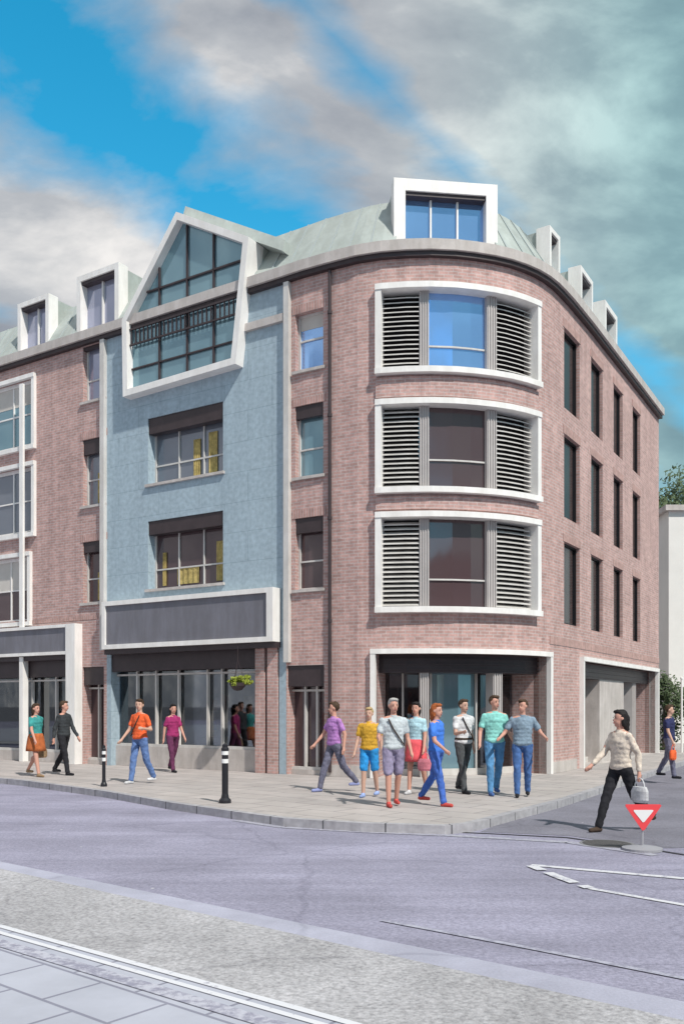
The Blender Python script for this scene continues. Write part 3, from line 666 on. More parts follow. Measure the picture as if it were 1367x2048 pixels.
# gutter line of setts across the side road mouth, drain seam
def ribbon(name, pl, w, z, m, dash=None):
    P3 = [Vector(p) for p in pl]; mb = MB(); acc = 0
    for a, b in zip(P3, P3[1:]):
        e = (b-a); L = e.length; e.normalize(); n = Vector((-e.y, e.x))*w/2
        segs = [(0, L)]
        if dash: segs = [(t, min(L, t+dash[0])) for t in [k*(dash[0]+dash[1]) for k in range(int(L/(dash[0]+dash[1]))+1)] if t < L]
        for t0, t1 in segs:
            p, q = a+e*t0, a+e*t1; mb.face([(*(p-n), z), (*(q-n), z), (*(q+n), z), (*(p+n), z)])
    o = mb.build(name, m); tag(o, kind='structure'); return o
DK = mat('dark_joint', (.05, .05, .06), .9)
ribbon('gutter_line', [G(*p, RZ) for p in ((205, 1592), (344, 1616), (471, 1634), (566, 1648), (721, 1658), (889, 1664), (979, 1668), (1134, 1676), (1309, 1701), (1440, 1722))], .06, RZ+.008, DK)
ribbon('gutter_setts', [G(*p, RZ) for p in ((471, 1641), (566, 1655), (721, 1664), (889, 1671), (979, 1676), (1134, 1685), (1309, 1711))], .16, RZ+.006, paint('gutter_paint', (.4, .4, .46), .48))
ribbon('road_marking', [G(*p, RZ) for p in ((1061, 1731), (1400, 1761))], .11, RZ+.008, PAINT)
ribbon('road_marking', [G(*p, RZ) for p in ((1061, 1733), (1120, 1757), (1178, 1778))], .12, RZ+.012, PAINT, (.28, .14))
ribbon('road_marking', [G(*p, RZ) for p in ((1178, 1778), (1400, 1817))], .08, RZ+.008, PAINT)
ribbon('road_marking', [G(*p, RZ) for p in ((763, 1842), (1060, 1898), (1400, 1965))], .06, RZ+.008, PAINT2)
# near side: kerb strip, rough tarmac footway, white kerb line, slabs
b0 = G(463, 1832, RZ); b1 = G(1288, 2007, RZ); dn = (Vector(b1)-Vector(b0)).normalized()
c0 = G(498, 1864, RZ); c1 = G(1231, 2033, RZ); dc = (Vector(c1)-Vector(c0)).normalized()
fa = lambda p, d, t: (p[0]+d.x*t, p[1]+d.y*t)
mb = MB(); mb.prism([fa(c0, dc, -45), fa(c1, dc, 25), fa(b1, dn, 25), fa(b0, dn, -45)], RZ-.01, RZ+.06); tag(mb.build('near_kerb', EDGE), kind='structure')
w0 = G(2, 1857, RZ+.064); w1 = G(627, 2032, RZ+.064); dw = (Vector(w1)-Vector(w0)).normalized()
sheet('footway', [fa(w0, dw, -45), fa(w1, dw, 25), fa(c1, dc, 25), fa(c0, dc, -45)], RZ+.064, ROUGH)
sheet('slab_pavement', [(-60, 20), (-60, -30), (30, -30), fa(w1, dw, 25), fa(w0, dw, -45)], RZ+.068, SLAB)
nw = Vector((-dw.y, dw.x))
def lineoff(o_): return [(fa(w0, dw, -45)[0]+nw.x*o_, fa(w0, dw, -45)[1]+nw.y*o_), (fa(w1, dw, 25)[0]+nw.x*o_, fa(w1, dw, 25)[1]+nw.y*o_)]
KW = paint('white_edging', (.66, .66, .7), .36)
ribbon('edging_line', lineoff(.02), .06, RZ+.074, KW); ribbon('edging_line', lineoff(-.09), .05, RZ+.074, KW)
ribbon('edging_line', lineoff(-.25), .12, RZ+.074, paint('faded_edging', (.48, .48, .55), .5))

def cover(px, py, r, label):
    x, y = G(px, py, RZ); o = empty('manhole_cover', (x, y, RZ+.004)); mb = MB(); lathe(mb, [(.001, .006), (r, .006), (r*1.01, .002)], 28); mb.build('lid', mat('cast_iron', (.09, .088, .09), .6, noise=.2, nscale=20, bump=.5), o)
    mb = MB(); lathe(mb, [(r*1.03, .003), (r*1.14, .003)], 28); mb.build('rim', mat('iron_rim', (.2, .2, .21), .7), o); tag(o, label, 'manhole cover')
# ------------------------------------------------------------------ beyond the right end
X0, Y0 = (1336-CX)/F*40, 40
def face_building():
    o = empty('white_building', (X0+5, Y0+3, 0)); T = Matrix.Translation(-Vector(o.location))
    def bd(mb, n, m, p=None):
        q = _old(mb, n, m, p or o)
        if p is None: q.matrix_parent_inverse = T
        return q
    ztop = EYE+(HY-1022)*40/F
    mb = MB(); mb.box((X0+6, Y0+5, ztop/2), (12, 10, ztop)); bd(mb, 'wall', mat('white_render', (.72, .7, .67), .8, noise=.06, nscale=.6))
    mb = MB(); mb.box((X0+6, Y0+5, ztop+.12), (12.4, 10.4, .24)); bd(mb, 'roof', STONE)
    for k in range(3):
        mb = MB(); z = 2.2+k*2.9; mb.box((X0+1.9, Y0-.02, z), (1.3, .12, 1.7)); wn = bd(mb, 'window', WHITE)
        mb = MB(); mb.box((X0+1.9, Y0-.1, z), (1.1, .06, 1.5)); bd(mb, 'pane', GDARK, wn)
    tag(o, 'white rendered building standing beyond the right end of the brick corner building', 'building')
face_building()
LEAF = mat('leaves', (.075, .105, .05), .7, noise=.45, nscale=2.2)
BARK = mat('bark', (.1, .08, .07), .9, noise=.2)
def foliage(n, c, r, size, seed):
    rn = random.Random(seed); mb = MB(); cl = [(Vector((rn.gauss(0, .5), rn.gauss(0, .5), rn.gauss(0, .45))), rn.uniform(.3, .55)) for _ in range(14)]
    for _ in range(n):
        cc, cr = rn.choice(cl); d = Vector((rn.gauss(0, 1), rn.gauss(0, 1), rn.gauss(0, 1))).normalized()*cr*rn.random()**.35
        p = cc+d; p = Vector(c)+Vector((p.x*r[0], p.y*r[1], p.z*r[2])); t = Vector((rn.gauss(0, 1), rn.gauss(0, 1), rn.gauss(0, 1))).normalized(); b = t.orthogonal().normalized()
        s_ = size*rn.uniform(.6, 1.3); mb.face([p-t*s_, p+b*s_*.5, p+t*s_, p-b*s_*.5])
    return mb
def tree(x, y, h, r, label, seed, n=5000):
    o = empty('leafy_tree', (x, y, 0)); mb = foliage(n, (0, 0, h-r*.9), (r, r, r*.9), .13, seed); mb.build('crown', LEAF, o)
    mb = MB(); mb.tube((0, 0, 0), (.1, 0, h*.55), .2, .12); mb.tube((.1, 0, h*.5), (.9, .2, h*.8), .1, .04); mb.tube((.1, 0, h*.45), (-.7, .1, h*.78), .1, .04); mb.build('trunk', BARK, o)
    tag(o, label, 'tree')
tree((1322-CX)/F*56, 56, 15.4, 2.6, 'leafy tree rising behind the white building at the far right', 3)
tree((1375-CX)/F*50, 50, 13.6, 2.6, 'second leafy tree behind the white building, cut by the right picture edge', 5)
h = foliage(6000, (0, 0, 1.5), (1.1, .7, 1.7), .07, 9); o = empty('hedge_shrub', ((1338-CX)/F*33, 33.6, 0)); h.build('foliage', LEAF, o)
mb = MB(); mb.tube((0, 0, 0), (0, 0, 1.6), .06, .03); mb.build('stem', BARK, o); tag(o, 'tall green shrub against the right end of the brick building', 'shrub')

# ------------------------------------------------------------------ street furniture
BLK = mat('black_paint', (.02, .02, .025), .4, noise=.2); WREF = mat('white_band', (.75, .75, .75), .5); METAL = mat('galvanised', (.5, .5, .52), .4, metal=.6, noise=.1)
def lathe(mb, prof, n=20):
    for (r0, z0), (r1, z1) in zip(prof, prof[1:]):
        for k in range(n):
            a, b = 2*math.pi*k/n, 2*math.pi*(k+1)/n
            mb.face([(r0*math.cos(a), r0*math.sin(a), z0), (r0*math.cos(b), r0*math.sin(b), z0), (r1*math.cos(b), r1*math.sin(b), z1), (r1*math.cos(a), r1*math.sin(a), z1)])
cover(1212, 1688, .3, 'round iron cover in the road beside the gutter line, left of the give way sign')
def bollard(px, py, h, r, label):
    x, y = G(px, py); o = empty('bollard', (x, y, 0)); mb = MB()
    lathe(mb, [(r*1.9, 0), (r*1.9, .05), (r*1.25, .09), (r, .16), (r, h-.14), (r*1.2, h-.13), (r*1.2, h-.09), (r*.9, h-.07), (r*.9, h-.03), (.001, h)]); mb.build('post', BLK, o, smooth=False)
    for z in (h-.34, h-.2):
        q = MB(); lathe(q, [(r+.001, z), (r+.005, z), (r+.005, z+.07), (r+.001, z+.07)]); q.build('reflective_band', WREF, o)
    return tag(o, label, 'bollard', 'bollards along the kerb')
bollard(450, 1606, 1.02, .055, 'black bollard with white bands at the kerb, right of the man in the orange shirt')
bollard(208, 1573, .86, .035, 'thin black bollard at the kerb on the left, near the woman in a teal top')
# give way sign on a short post with a round base
x, y = G(1283, 1700, RZ+.004); o = empty('give_way_sign', (x, y, RZ+.004)); D = y
zc = EYE+(HY-1608)*D/F-(RZ+.004); zb = EYE+(HY-1663)*D/F-(RZ+.004); hw = 38*D/F
RED = mat('red_sign_paint', (.75, .07, .08), .5)
def tri(cx, zt, zb_, hw_, y_, th, mb, r=.03):
    Pn = [(-hw_, zt), (hw_, zt), (0, zb_)]; out = []
    for i in range(3):
        p0, p1, p2 = Vector(Pn[i-1]), Vector(Pn[i]), Vector(Pn[(i+1) % 3])
        for t in (0, .5, 1):
            a = p1+(p0-p1).normalized()*r; b = p1+(p2-p1).normalized()*r; out.append((a.lerp(p1, t) if t < .5 else b).lerp(p1, .35) if t == .5 else (a if t == 0 else b))
    mb.face([(p[0], y_-th, p[1]) for p in out]); mb.face([(p[0], y_, p[1]) for p in reversed(out)])
    for i in range(len(out)):
        p, q = out[i], out[(i+1) % len(out)]; mb.face([(p[0], y_-th, p[1]), (p[0], y_, p[1]), (q[0], y_, q[1]), (q[0], y_-th, q[1])])
mb = MB(); tri(0, zc, zb, hw, -.03, .012, mb); mb.build('sign_border', RED, o)
mb = MB(); k = (zc-zb); tri(0, zc-k*.2, zb+k*.32, hw*.56, -.043, .004, mb, .02); mb.build('sign_face', WREF, o)
mb = MB(); mb.tube((0, 0, 0), (0, 0, zc-.02), .018); mb.build('post', METAL, o)
mb = MB(); lathe(mb, [(.001, 0), (.24, 0), (.24, .03), (.06, .06), (.001, .06)], 28); mb.build('base', mat('grey_rubber', (.3, .3, .33), .8), o)
tag(o, 'small red bordered white give way triangle on a short post in the side road', 'sign')
# thin white pole at the right
x, y = G(1362, 1490); o = empty('white_pole', (x, 32, 0)); o.location.x = (1362-CX)/F*32
mb = MB(); mb.tube((0, 0, 0), (0, 0, 2.6), .035); mb.build('shaft', WHITE, o); mb = MB(); lathe(mb, [(.05, 2.6), (.05, 2.66), (.001, 2.69)]); mb.build('cap', WHITE, o)
tag(o, 'thin white pole beside the tall green shrub near the right picture edge', 'pole')
# potted plant by the shop
x, y = G(444, 1531); o = empty('potted_plant', (x, y, 0)); mb = MB(); lathe(mb, [(.001, 0), (.11, 0), (.15, .22), (.16, .22), (.14, .24), (.001, .2)]); mb.build('pot', mat('terracotta', (.3, .13, .08), .8), o)
foliage(500, (0, 0, .34), (.17, .17, .14), .04, 4).build('foliage', mat('yellow_green_leaf', (.25, .3, .04), .6, noise=.4, nscale=8), o)
tag(o, 'small potted plant with yellow green leaves in front of the long shop window', 'potted plant')

q_ = P(s_at(497), .42); o = empty('hanging_basket', (*q_, 2.02)); mb = MB(); lathe(mb, [(.001, 0), (.1, .02), (.19, .12), (.21, .2), (.17, .2)]); mb.build('basket', BRONZE, o)
foliage(1500, (0, 0, .25), (.24, .24, .14), .035, 12).build('foliage', MATS['yellow_green_leaf'], o)
mb = MB()
for a_ in (0, 2.1, 4.2): mb.tube((.18*math.cos(a_), .18*math.sin(a_), .2), (0, 0, .75), .006, n=6)
mb.tube((0, 0, .75), (0, 0, 1.1), .008, n=6); mb.build('chain', BRONZE, o)
tag(o, 'hanging basket of yellow green foliage under the fascia of the long shop', 'hanging basket')
# ------------------------------------------------------------------ people
SKIN = [mat('skin_light', (.55, .34, .26), .6, noise=.05), mat('skin_pink', (.56, .3, .23), .6, noise=.05), mat('skin_tan', (.38, .22, .15), .6, noise=.05)]
EYEM = mat('eye_dark', (.02, .015, .015), .3); LIP = mat('lips', (.4, .12, .11), .5)
DG = bpy.context
def ball(mb, c, r, n=10, mrot=None):
    c = Vector(c); r = Vector(r) if not isinstance(r, (int, float)) else Vector((r, r, r)); M_ = mrot or Matrix.Identity(3)
    for i in range(n):
        t0, t1 = math.pi*i/n, math.pi*(i+1)/n
        for k in range(n*2):
            a, b = math.pi*k/n, math.pi*(k+1)/n
            q = [c+M_@Vector((r.x*math.sin(t)*math.cos(x), r.y*math.sin(t)*math.sin(x), r.z*math.cos(t))) for t, x in ((t0, a), (t1, a), (t1, b), (t0, b))]
            if i == 0: q = [q[0], q[1], q[2]]
            elif i == n-1: q = [q[0], q[1], q[3]]
            mb.face(q)
def cap_(mb, a, b, r0, r1):
    mb.tube(a, b, r0, r1, 12); ball(mb, a, r0, 6); ball(mb, b, r1, 6)
FOLD = {}
for k_, sc_ in ((1, .085), (2, .03)):
    t_ = bpy.data.textures.new('fold_noise', 'CLOUDS'); t_.noise_scale = sc_; t_.noise_depth = 2; FOLD[k_] = t_
def remesh(mb, name, m, parent, vox, sm=3, folds=0):
    me = bpy.data.meshes.new('t'); me.from_pydata(mb.v, [], mb.f); bm = bmesh.new(); bm.from_mesh(me)
    bmesh.ops.remove_doubles(bm, verts=bm.verts, dist=1e-5); bmesh.ops.recalc_face_normals(bm, faces=bm.faces); bm.to_mesh(me); bm.free()
    o = bpy.data.objects.new('t', me); COL.objects.link(o)
    r = o.modifiers.new('r', 'REMESH'); r.mode = 'VOXEL'; r.voxel_size = vox; r.use_smooth_shade = True
    s_ = o.modifiers.new('s', 'SMOOTH'); s_.iterations = sm; s_.factor = .5
    if folds:
        d = o.modifiers.new('d', 'DISPLACE'); d.texture = FOLD[folds]; d.strength = .03 if folds == 1 else .02; d.mid_level = .5; d.texture_coords = 'GLOBAL'
    dg = bpy.context.evaluated_depsgraph_get(); nm = bpy.data.meshes.new_from_object(o.evaluated_get(dg)); bpy.data.objects.remove(o); bpy.data.meshes.remove(me)
    nm.name = name; nm.materials.clear(); nm.materials.append(m)
    for p in nm.polygons: p.use_smooth = True; p.material_index = 0
    q = bpy.data.objects.new(name, nm); COL.objects.link(q); q.parent = parent; return q
def cloth(name, col, rough=.9): return mat('cloth_'+name, col, rough, noise=.3, nscale=9, bump=.3, fine=.1)
def person(px, py, h, face, label, top, bottom, shoes, hair, skin=0, stride=0., arms=(10, 10), elbows=(15, 15), female=False, lower='trousers', long_sleeve=False, hair_len=0, lean=0, swing=(0, 0), depth=None, z=0., bag=None, head_turn=None, strap=0, belt=False):
    if head_turn is None: head_turn = (px*37 % 71)-35
    """face: heading in degrees, 0 = towards the camera, 90 = walking to the right"""
    x, y = G(px, py); o = empty('person', (x, y, z), R(face)); s = h/1.75
    V = lambda a, b, c: Vector((a*s, b*s, c*s))
    hipz = .92; sh = .19 if not female else .165; hw_ = .095
    st = R(stride); Lt, Ls = .43, .43
    def leg(side, ang, knee):
        hp = V(side*hw_, 0, hipz); kd = Vector((0, -math.sin(ang), -math.cos(ang))); kn = hp+kd*Lt*s
        a2 = ang-knee; an = kn+Vector((0, -math.sin(a2), -math.cos(a2)))*Ls*s; return hp, kn, an
    Lg = leg(-1, st, R(4)); Rg = leg(1, -st, R(6+abs(stride)*.9))
    low = min(Lg[2].z, Rg[2].z)-.075*s; dz = -low
    def up(v): return v+Vector((0, 0, dz))
    Lg = [up(v) for v in Lg]; Rg = [up(v) for v in Rg]
    pel = up(V(0, 0, .96)); ln = R(lean); T = lambda a, c, b=0: pel+Vector((a*s, (-math.sin(ln)*c+b)*s, math.cos(ln)*c*s))
    waist = T(0, .14); chest = T(0, .34); neck = T(0, .50); headc = T(0, .665, -.015)
    def arm(side, out, sw, el):
        S0 = T(side*(sh-.012), .43); o_, w_ = R(out), R(sw); d = Vector((side*math.sin(o_), -math.sin(w_), -math.cos(o_)*math.cos(w_))).normalized(); E = S0+d*.29*s
        e_ = R(el); d2 = Vector((d.x*.6, d.y-math.sin(e_)*1.0, d.z*math.cos(e_))).normalized(); W = E+d2*.25*s; return S0, E, W, d2
    A = [arm(-1, arms[0], swing[0], elbows[0]), arm(1, arms[1], swing[1], elbows[1])]
    b = MB(); v_ = .0125*s
    # torso
    ball(b, pel, V(.155, .11, .12) if not female else V(.165, .115, .12)); ball(b, waist, V(.13 if female else .145, .095, .13)); ball(b, chest, V(.155 if female else .175, .11, .16)); ball(b, T(0, .44), V(sh, .085, .07))
    cap_(b, neck-Vector((0, 0, .04*s)), T(0, .58, -.01), .055*s, .05*s)
    for g in (Lg, Rg):
        cap_(b, g[0], g[1], .08*s, .056*s); cap_(b, g[1], g[2], .054*s, .037*s); ball(b, g[1].lerp(g[2], .3)+Vector((0, .015*s, 0)), V(.05, .052, .09))
    for S0, E, W, d2 in A:
        cap_(b, S0, E, .048*s, .038*s); cap_(b, E, W, .038*s, .026*s)
        sd_ = Vector((0, -1, 0)) if abs(d2.y) < .8 else Vector((0, 0, 1)); sx = d2.cross(sd_).normalized(); pw = sx.cross(d2).normalized()
        pc = W+d2*.045*s; cap_(b, W, pc+d2*.02*s, .026*s, .03*s)
        for k, (off_, ln_) in enumerate(((-.03, .06), (-.01, .075), (.01, .07), (.03, .055))):
            f0 = pc+d2*.03*s+pw*off_*s; f1 = f0+(d2+sx*.15).normalized()*ln_*.55*s; f2 = f1+(d2+sx*.7).normalized()*ln_*.45*s
            cap_(b, f0, f1, .0095*s, .009*s); cap_(b, f1, f2, .009*s, .008*s)
        cap_(b, W+d2*.015*s-pw*.02*s, W+d2*.05*s-pw*.052*s, .011*s, .0095*s)
    # head
    HR = Matrix.Rotation(R(head_turn), 3, 'Z'); hd = lambda a, c, e: headc+HR@V(a, c, e)
    ball(b, hd(0, .012, .02), V(.076, .093, .098)); ball(b, hd(0, -.02, -.045), V(.058, .068, .068)); ball(b, hd(0, -.092, -.02), V(.013, .018, .022)); ball(b, hd(0, -.05, -.092), V(.03, .03, .022))
    for q in (-1, 1): ball(b, hd(q*.078, .012, -.005), V(.012, .022, .032))
    remesh(b, 'body', SKIN[skin], o, v_)
    for q in (-1, 1):
        e = MB(); e.tube(hd(q*.018, -.091, .034), hd(q*.046, -.082, .036), .003*s, n=6); _old(e, 'eyebrow', cloth('hair_'+hair[0], hair[1], .7), o)
        e = MB(); ball(e, hd(q*.03, -.083, .012), V(.01, .008, .005), 6); _old(e, 'eye', EYEM, o)
    e = MB(); ball(e, hd(0, -.087, -.06), V(.024, .01, .007), 6); _old(e, 'mouth', LIP, o)
    # hair
    e = MB(); ball(e, hd(0, .03, .035), V(.086, .092, .098)); ball(e, hd(0, -.03, .095), V(.07, .055, .032))
    if hair_len: cap_(e, hd(0, .07, .0), hd(0, .085, -.05-hair_len), .075*s, .05*s); ball(e, hd(-.065, .03, -.04), V(.025, .04, .08)); ball(e, hd(.065, .03, -.04), V(.025, .04, .08))
    remesh(e, 'hair', cloth('hair_'+hair[0], hair[1], .7), o, .010*s, 2, folds=2)
    # top
    e = MB(); k = .014; 
    for h_, a_, b_, c_ in ((.0, .168, .12, .09), (.07, .16 if not female else .15, .112, .1), (.14, .155 if not female else .138, .108, .11), (.21, .16 if not female else .145, .108, .11), (.28, .172 if not female else .155, .112, .11), (.34, .182 if not female else .16, .115, .11), (.4, sh-.005, .1, .085), (.44, sh-.02, .085, .06)): ball(e, T(0, h_), V(a_+k, b_+k, c_))
    for S0, E, W, d2 in A:
        cap_(e, S0-Vector((0, 0, .012*s)), E if long_sleeve else S0.lerp(E, .62), .056*s, .046*s if long_sleeve else .056*s)
        if long_sleeve: cap_(e, E, E.lerp(W, .88), .05*s, .038*s)
    remesh(e, 'shirt' if lower != 'dress' else 'dress_top', cloth(*top), o, .012*s, 3, folds=1)
    if belt:
        e = MB(); n = 20; rr = [[pel+V(math.cos(2*math.pi*k/n)*(.178), math.sin(2*math.pi*k/n)*.136, z_) for k in range(n)] for z_ in (.035, .07)]
        for k in range(n): e.face([rr[0][k], rr[0][(k+1) % n], rr[1][(k+1) % n], rr[1][k]])
        _old(e, 'belt', cloth('belt', (.05, .035, .025)), o)
    e = MB(); n = 16; cc_ = T(0, .5, -.005)
    rr = [[cc_+V(math.cos(2*math.pi*k/n)*r_, math.sin(2*math.pi*k/n)*r_, z_) for k in range(n)] for r_, z_ in ((.075, -.035), (.062, .012), (.055, .01))]
    for a_, b_ in zip(rr, rr[1:]):
        for k in range(n): e.face([a_[k], a_[(k+1) % n], b_[(k+1) % n], b_[k]])
    _old(e, 'collar', cloth(*top), o)
    if strap:
        e = MB(); L = [T(sh*.55*strap, .45, -.11), T(sh*.2*strap, .3, -.14), T(-sh*.35*strap, .15, -.135), T(-sh*.85*strap, .02, -.1)]
        for a_, b_ in zip(L, L[1:]): e.tube(a_, b_, .012, n=6)
        _old(e, 'bag_strap', cloth('strap', (.06, .045, .04)), o)
    # lower garment
    e = MB()
    if lower in ('skirt', 'dress'):
        n = 20; rows = []; zs = ((.1, .155), (0, .18), (-.14, .2), (-.3, .225), (-.42, .24)) if lower == 'dress' else ((.08, .15), (0, .18), (-.12, .2), (-.26, .22), (-.34, .225))
        for dzv, r_ in zs: rows.append([pel+V(math.cos(2*math.pi*k/n)*r_*(1+.04*math.sin(5*k)), math.sin(2*math.pi*k/n)*r_*(.8+abs(math.sin(st))*.8), dzv) for k in range(n)])
        for r0, r1 in zip(rows, rows[1:]):
            for k in range(n): e.face([r0[k], r0[(k+1) % n], r1[(k+1) % n], r1[k]])
        q = _old(e, 'skirt', cloth(*bottom), o, smooth=True, merge=True); sm = q.modifiers.new('solid', 'SOLIDIFY'); sm.thickness = .01
    else:
        full = lower == 'trousers'; ball(e, pel, V(.17, .125, .12))
        for g in (Lg, Rg):
            cap_(e, g[0], g[1] if full else g[0].lerp(g[1], .85), .095*s, .07*s if full else .085*s)
            if full: cap_(e, g[1], g[1].lerp(g[2], .97), .07*s, .055*s)
        remesh(e, 'trousers' if full else 'shorts', cloth(*bottom), o, .013*s, 3, folds=1)
    for g in (Lg, Rg):
        e = MB(); a = g[2]; gz = min(a.z, .9); fl = Vector((a.x, a.y, a.z-.04*s)); toe = fl+Vector((0, -.15*s, -.005*s))
        ball(e, fl+Vector((0, .01*s, -.004*s)), V(.042, .055, .035)); cap_(e, fl, toe, .038*s, .032*s); cap_(e, a, fl, .04*s, .038*s)
        remesh(e, 'shoe', cloth(*shoes), o, .012*s, 2)
    tag(o, label, 'person')
    if bag:
        side, bc = bag; W = A[0 if side < 0 else 1][2]; Mz = Matrix.Rotation(R(face), 3, 'Z'); p = Vector((x, y, z))+Mz@(W+Vector((side*.03, -.02, -.08)))
        bo = empty('handbag', p-Vector((0, 0, .34)), R(face)); e = MB(); n = 16
        for (h0, r0), (h1, r1) in zip(((0, .12), (.04, .15), (.16, .15), (.22, .12)), ((.04, .15), (.16, .15), (.22, .12), (.225, .02))):
            for k in range(n):
                aa, bb = 2*math.pi*k/n, 2*math.pi*(k+1)/n; e.face([(r0*math.cos(aa), r0*.4*math.sin(aa), h0), (r0*math.cos(bb), r0*.4*math.sin(bb), h0), (r1*math.cos(bb), r1*.4*math.sin(bb), h1), (r1*math.cos(aa), r1*.4*math.sin(aa), h1)])
        e.face([(.12*math.cos(-2*math.pi*k/n), .048*math.sin(-2*math.pi*k/n), 0) for k in range(n)])
        _old(e, 'bag_body', cloth(bc[0], bc[1]), bo, smooth=True)
        e = MB(); L = [Vector((.09*math.cos(t), 0, .2+.14*math.sin(t))) for t in [math.pi*k/8 for k in range(9)]]
        for a, b2 in zip(L, L[1:]): e.tube(a, b2, .008, n=6)
        _old(e, 'handle', cloth(bc[0], bc[1]), bo); tag(bo, bc[2], 'handbag')
    return o
BR = ('brown', (.06, .035, .02)); BK = ('black', (.015, .012, .012)); BLD = ('blond', (.45, .32, .16)); GIN = ('ginger', (.35, .1, .03)); GRY = ('grey', (.35, .34, .33))
person(72, 1553, 1.72, 60, 'woman in a teal top and rust orange skirt at the far left of the pavement', ('teal', (.05, .28, .27)), ('rust', (.42, .12, .04)), ('tan', (.3, .2, .12)), BR, 1, 16, female=True, lower='skirt', hair_len=.12, swing=(18, -18), bag=(1, ('tan', (.3, .2, .12), 'tan handbag held by the woman in the teal top')))
person(128, 1550, 1.78, 70, 'man in dark clothes walking in front of the white pillar', ('charcoal', (.04, .045, .05)), ('black', (.02, .02, .025)), ('black', (.02, .02, .025)), BR, 1, 14, long_sleeve=True, swing=(-16, 16))
person(280, 1567, 1.80, -35, 'man in a bright orange shirt and blue jeans left of the banded bollard', ('orange', (.8, .13, .04)), ('denim', (.12, .2, .42)), ('white', (.6, .6, .62)), BR, 0, 12, swing=(12, -14), arms=(14, 14), elbows=(30, 95), strap=1)
person(346, 1544, 1.70, 40, 'woman in a magenta top and plum trousers by the long shop window', ('magenta', (.32, .03, .13)), ('plum', (.12, .03, .08)), ('black', (.02, .02, .025)), BK, 1, 14, female=True, hair_len=.1, swing=(-14, 14))
person(668, 1583, 1.76, -60, 'person in a lilac purple shirt and grey trousers walking left past the brick pier', ('purple', (.42, .2, .5)), ('slate', (.14, .14, .2)), ('bluegrey', (.25, .28, .5)), BR, 1, 20, swing=(20, -20), elbows=(25, 30), arms=(12, 12))
person(738, 1594, 1.62, -20, 'child in a mustard top and bright blue shorts, left of the group', ('mustard', (.6, .34, .04)), ('sky', (.03, .28, .65)), ('paleblue', (.3, .4, .7)), BLD, 0, 8, lower='shorts', swing=(8, -8))
person(786, 1613, 1.77, 10, 'man in a pale grey shirt, lilac shorts and red shoes in the group', ('palegrey', (.5, .55, .58)), ('lilac', (.27, .24, .36)), ('red', (.55, .08, .07)), GRY, 1, 7, lower='shorts', elbows=(85, 25), arms=(14, 12), strap=-1)
person(832, 1588, 1.72, -30, 'woman in a pale blue top and coral red skirt, dark haired', ('palecyan', (.4, .6, .68)), ('coral', (.7, .1, .12)), ('white', (.6, .6, .62)), BK, 1, 10, female=True, lower='skirt', swing=(-10, 10), hair_len=.08, bag=(1, ('pink', (.6, .2, .25), 'pink handbag held by the woman in the coral skirt')))
person(872, 1611, 1.70, 55, 'ginger haired woman in a bright blue top and blue trousers at the kerb', ('blue', (.06, .2, .68)), ('royal', (.06, .14, .48)), ('red', (.55, .08, .07)), GIN, 1, 15, female=True, hair_len=.1, swing=(16, -16), elbows=(45, 20))
person(926, 1586, 1.78, 30, 'man in a white shirt and dark grey trousers before the corner shop window', ('white', (.65, .7, .72)), ('darkgrey', (.07, .075, .08)), ('black', (.02, .02, .025)), BR, 0, 12, swing=(12, -12), elbows=(100, 20), strap=-1, belt=True)
person(988, 1590, 1.84, 5, 'man in a mint green and pale top with blue jeans by the white frame', ('mint', (.25, .6, .55)), ('denim2', (.1, .27, .5)), ('denimshoe', (.08, .16, .4)), BR, 1, 9, elbows=(35, 50), arms=(16, 14))
person(1044, 1594, 1.76, -10, 'person in a blue grey top and jeans with hands on hips near the white frame', ('bluegreytop', (.22, .3, .38)), ('denim3', (.07, .15, .36)), ('black', (.02, .02, .025)), BR, 1, 7, elbows=(70, 70), arms=(30, 30))
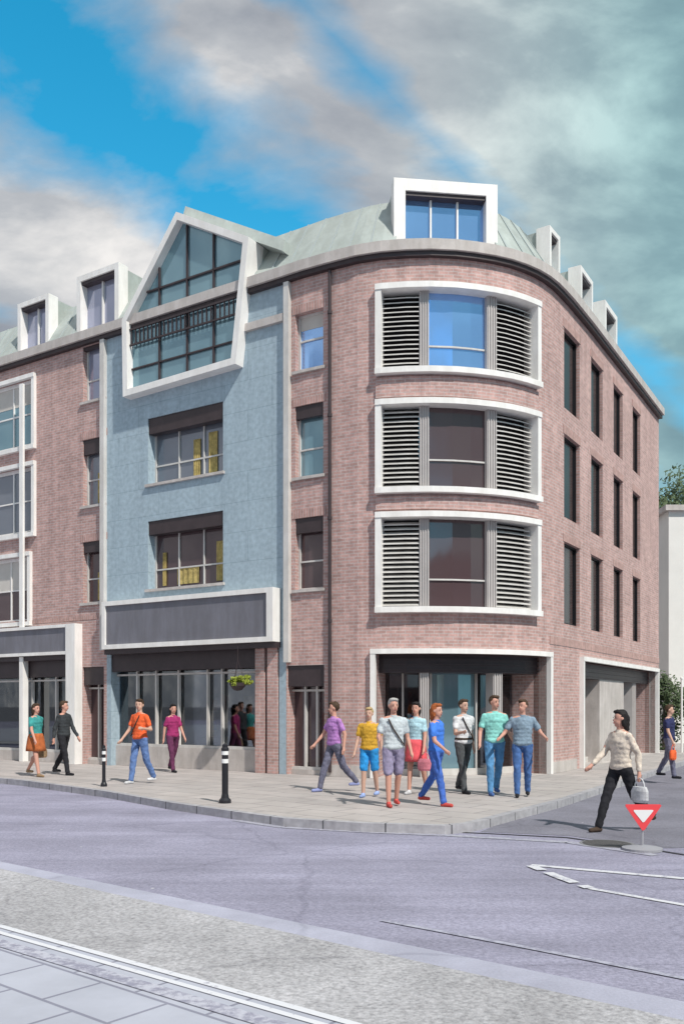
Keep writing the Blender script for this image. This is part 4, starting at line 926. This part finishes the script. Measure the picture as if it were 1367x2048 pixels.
person(1240, 1646, 1.76, -62, 'large near walker in a cream jacket and dark trousers, striding left across the side road', ('cream', (.62, .54, .46)), ('black', (.02, .02, .025)), ('brownshoe', (.06, .04, .03)), BK, 1, 24, z=RZ+.006, female=True, long_sleeve=True, swing=(26, -26), elbows=(30, 30), hair_len=.1, bag=(1, ('white', (.62, .62, .58), 'off white handbag carried by the near walker in the cream jacket')))
person(1337, 1556, 1.68, 50, 'person in a navy top at the right picture edge, beside the thin white pole', ('navy', (.03, .035, .1)), ('slate', (.14, .14, .2)), ('black', (.02, .02, .025)), BR, 0, 12, swing=(12, -12), bag=(-1, ('orange', (.75, .22, .06), 'orange bag carried by the person in the navy top')))

# ------------------------------------------------------------------ unseen terraces, added only for the window glass to mirror
def reflected_terrace(cx, w_, h_, label, bm_, seed):
    o = empty('added_terrace', (cx, -17, 0)); T = Matrix.Translation(-Vector(o.location))
    def bd(mb, n, m, p=None):
        q = _old(mb, n, m, p or o)
        if p is None: q.matrix_parent_inverse = T
        return q
    mb = MB(); mb.box((cx, -17, h_/2), (w_, 8, h_)); bd(mb, 'wall', bm_)
    mb = MB(); mb.box((cx, -17, h_+.15), (w_+.4, 8.4, .3)); bd(mb, 'roof', ROOF)
    n = int(w_/2.6)
    for r in range(3):
        for k in range(n):
            x_ = cx-w_/2+(k+.5)*w_/n; z_ = 4.4+r*2.9
            if z_+1 > h_: continue
            mb = MB(); mb.box((x_, -12.97, z_), (1.3, .1, 1.6)); wn = bd(mb, 'window', WHITE)
            mb = MB(); mb.box((x_, -12.9, z_), (1.1, .06, 1.4)); bd(mb, 'pane', GDARK, wn)
    mb = MB(); mb.box((cx, -12.95, 1.6), (w_*.8, .12, 2.4)); bd(mb, 'shop_window', GDARK)
    tag(o, label, 'building')
reflected_terrace(-12, 15, 10.5, 'added brick terrace, unseen behind the viewpoint to the left, for the glass to reflect', BRICK, 1)
reflected_terrace(4.5, 12, 8.5, 'added white rendered terrace, unseen behind the viewpoint, for the glass to reflect', mat('white_render', (.7, .7, .7)), 2)
reflected_terrace(20, 14, 11.5, 'added brick terrace, unseen behind the viewpoint to the right, for the glass to reflect', BRICK, 3)
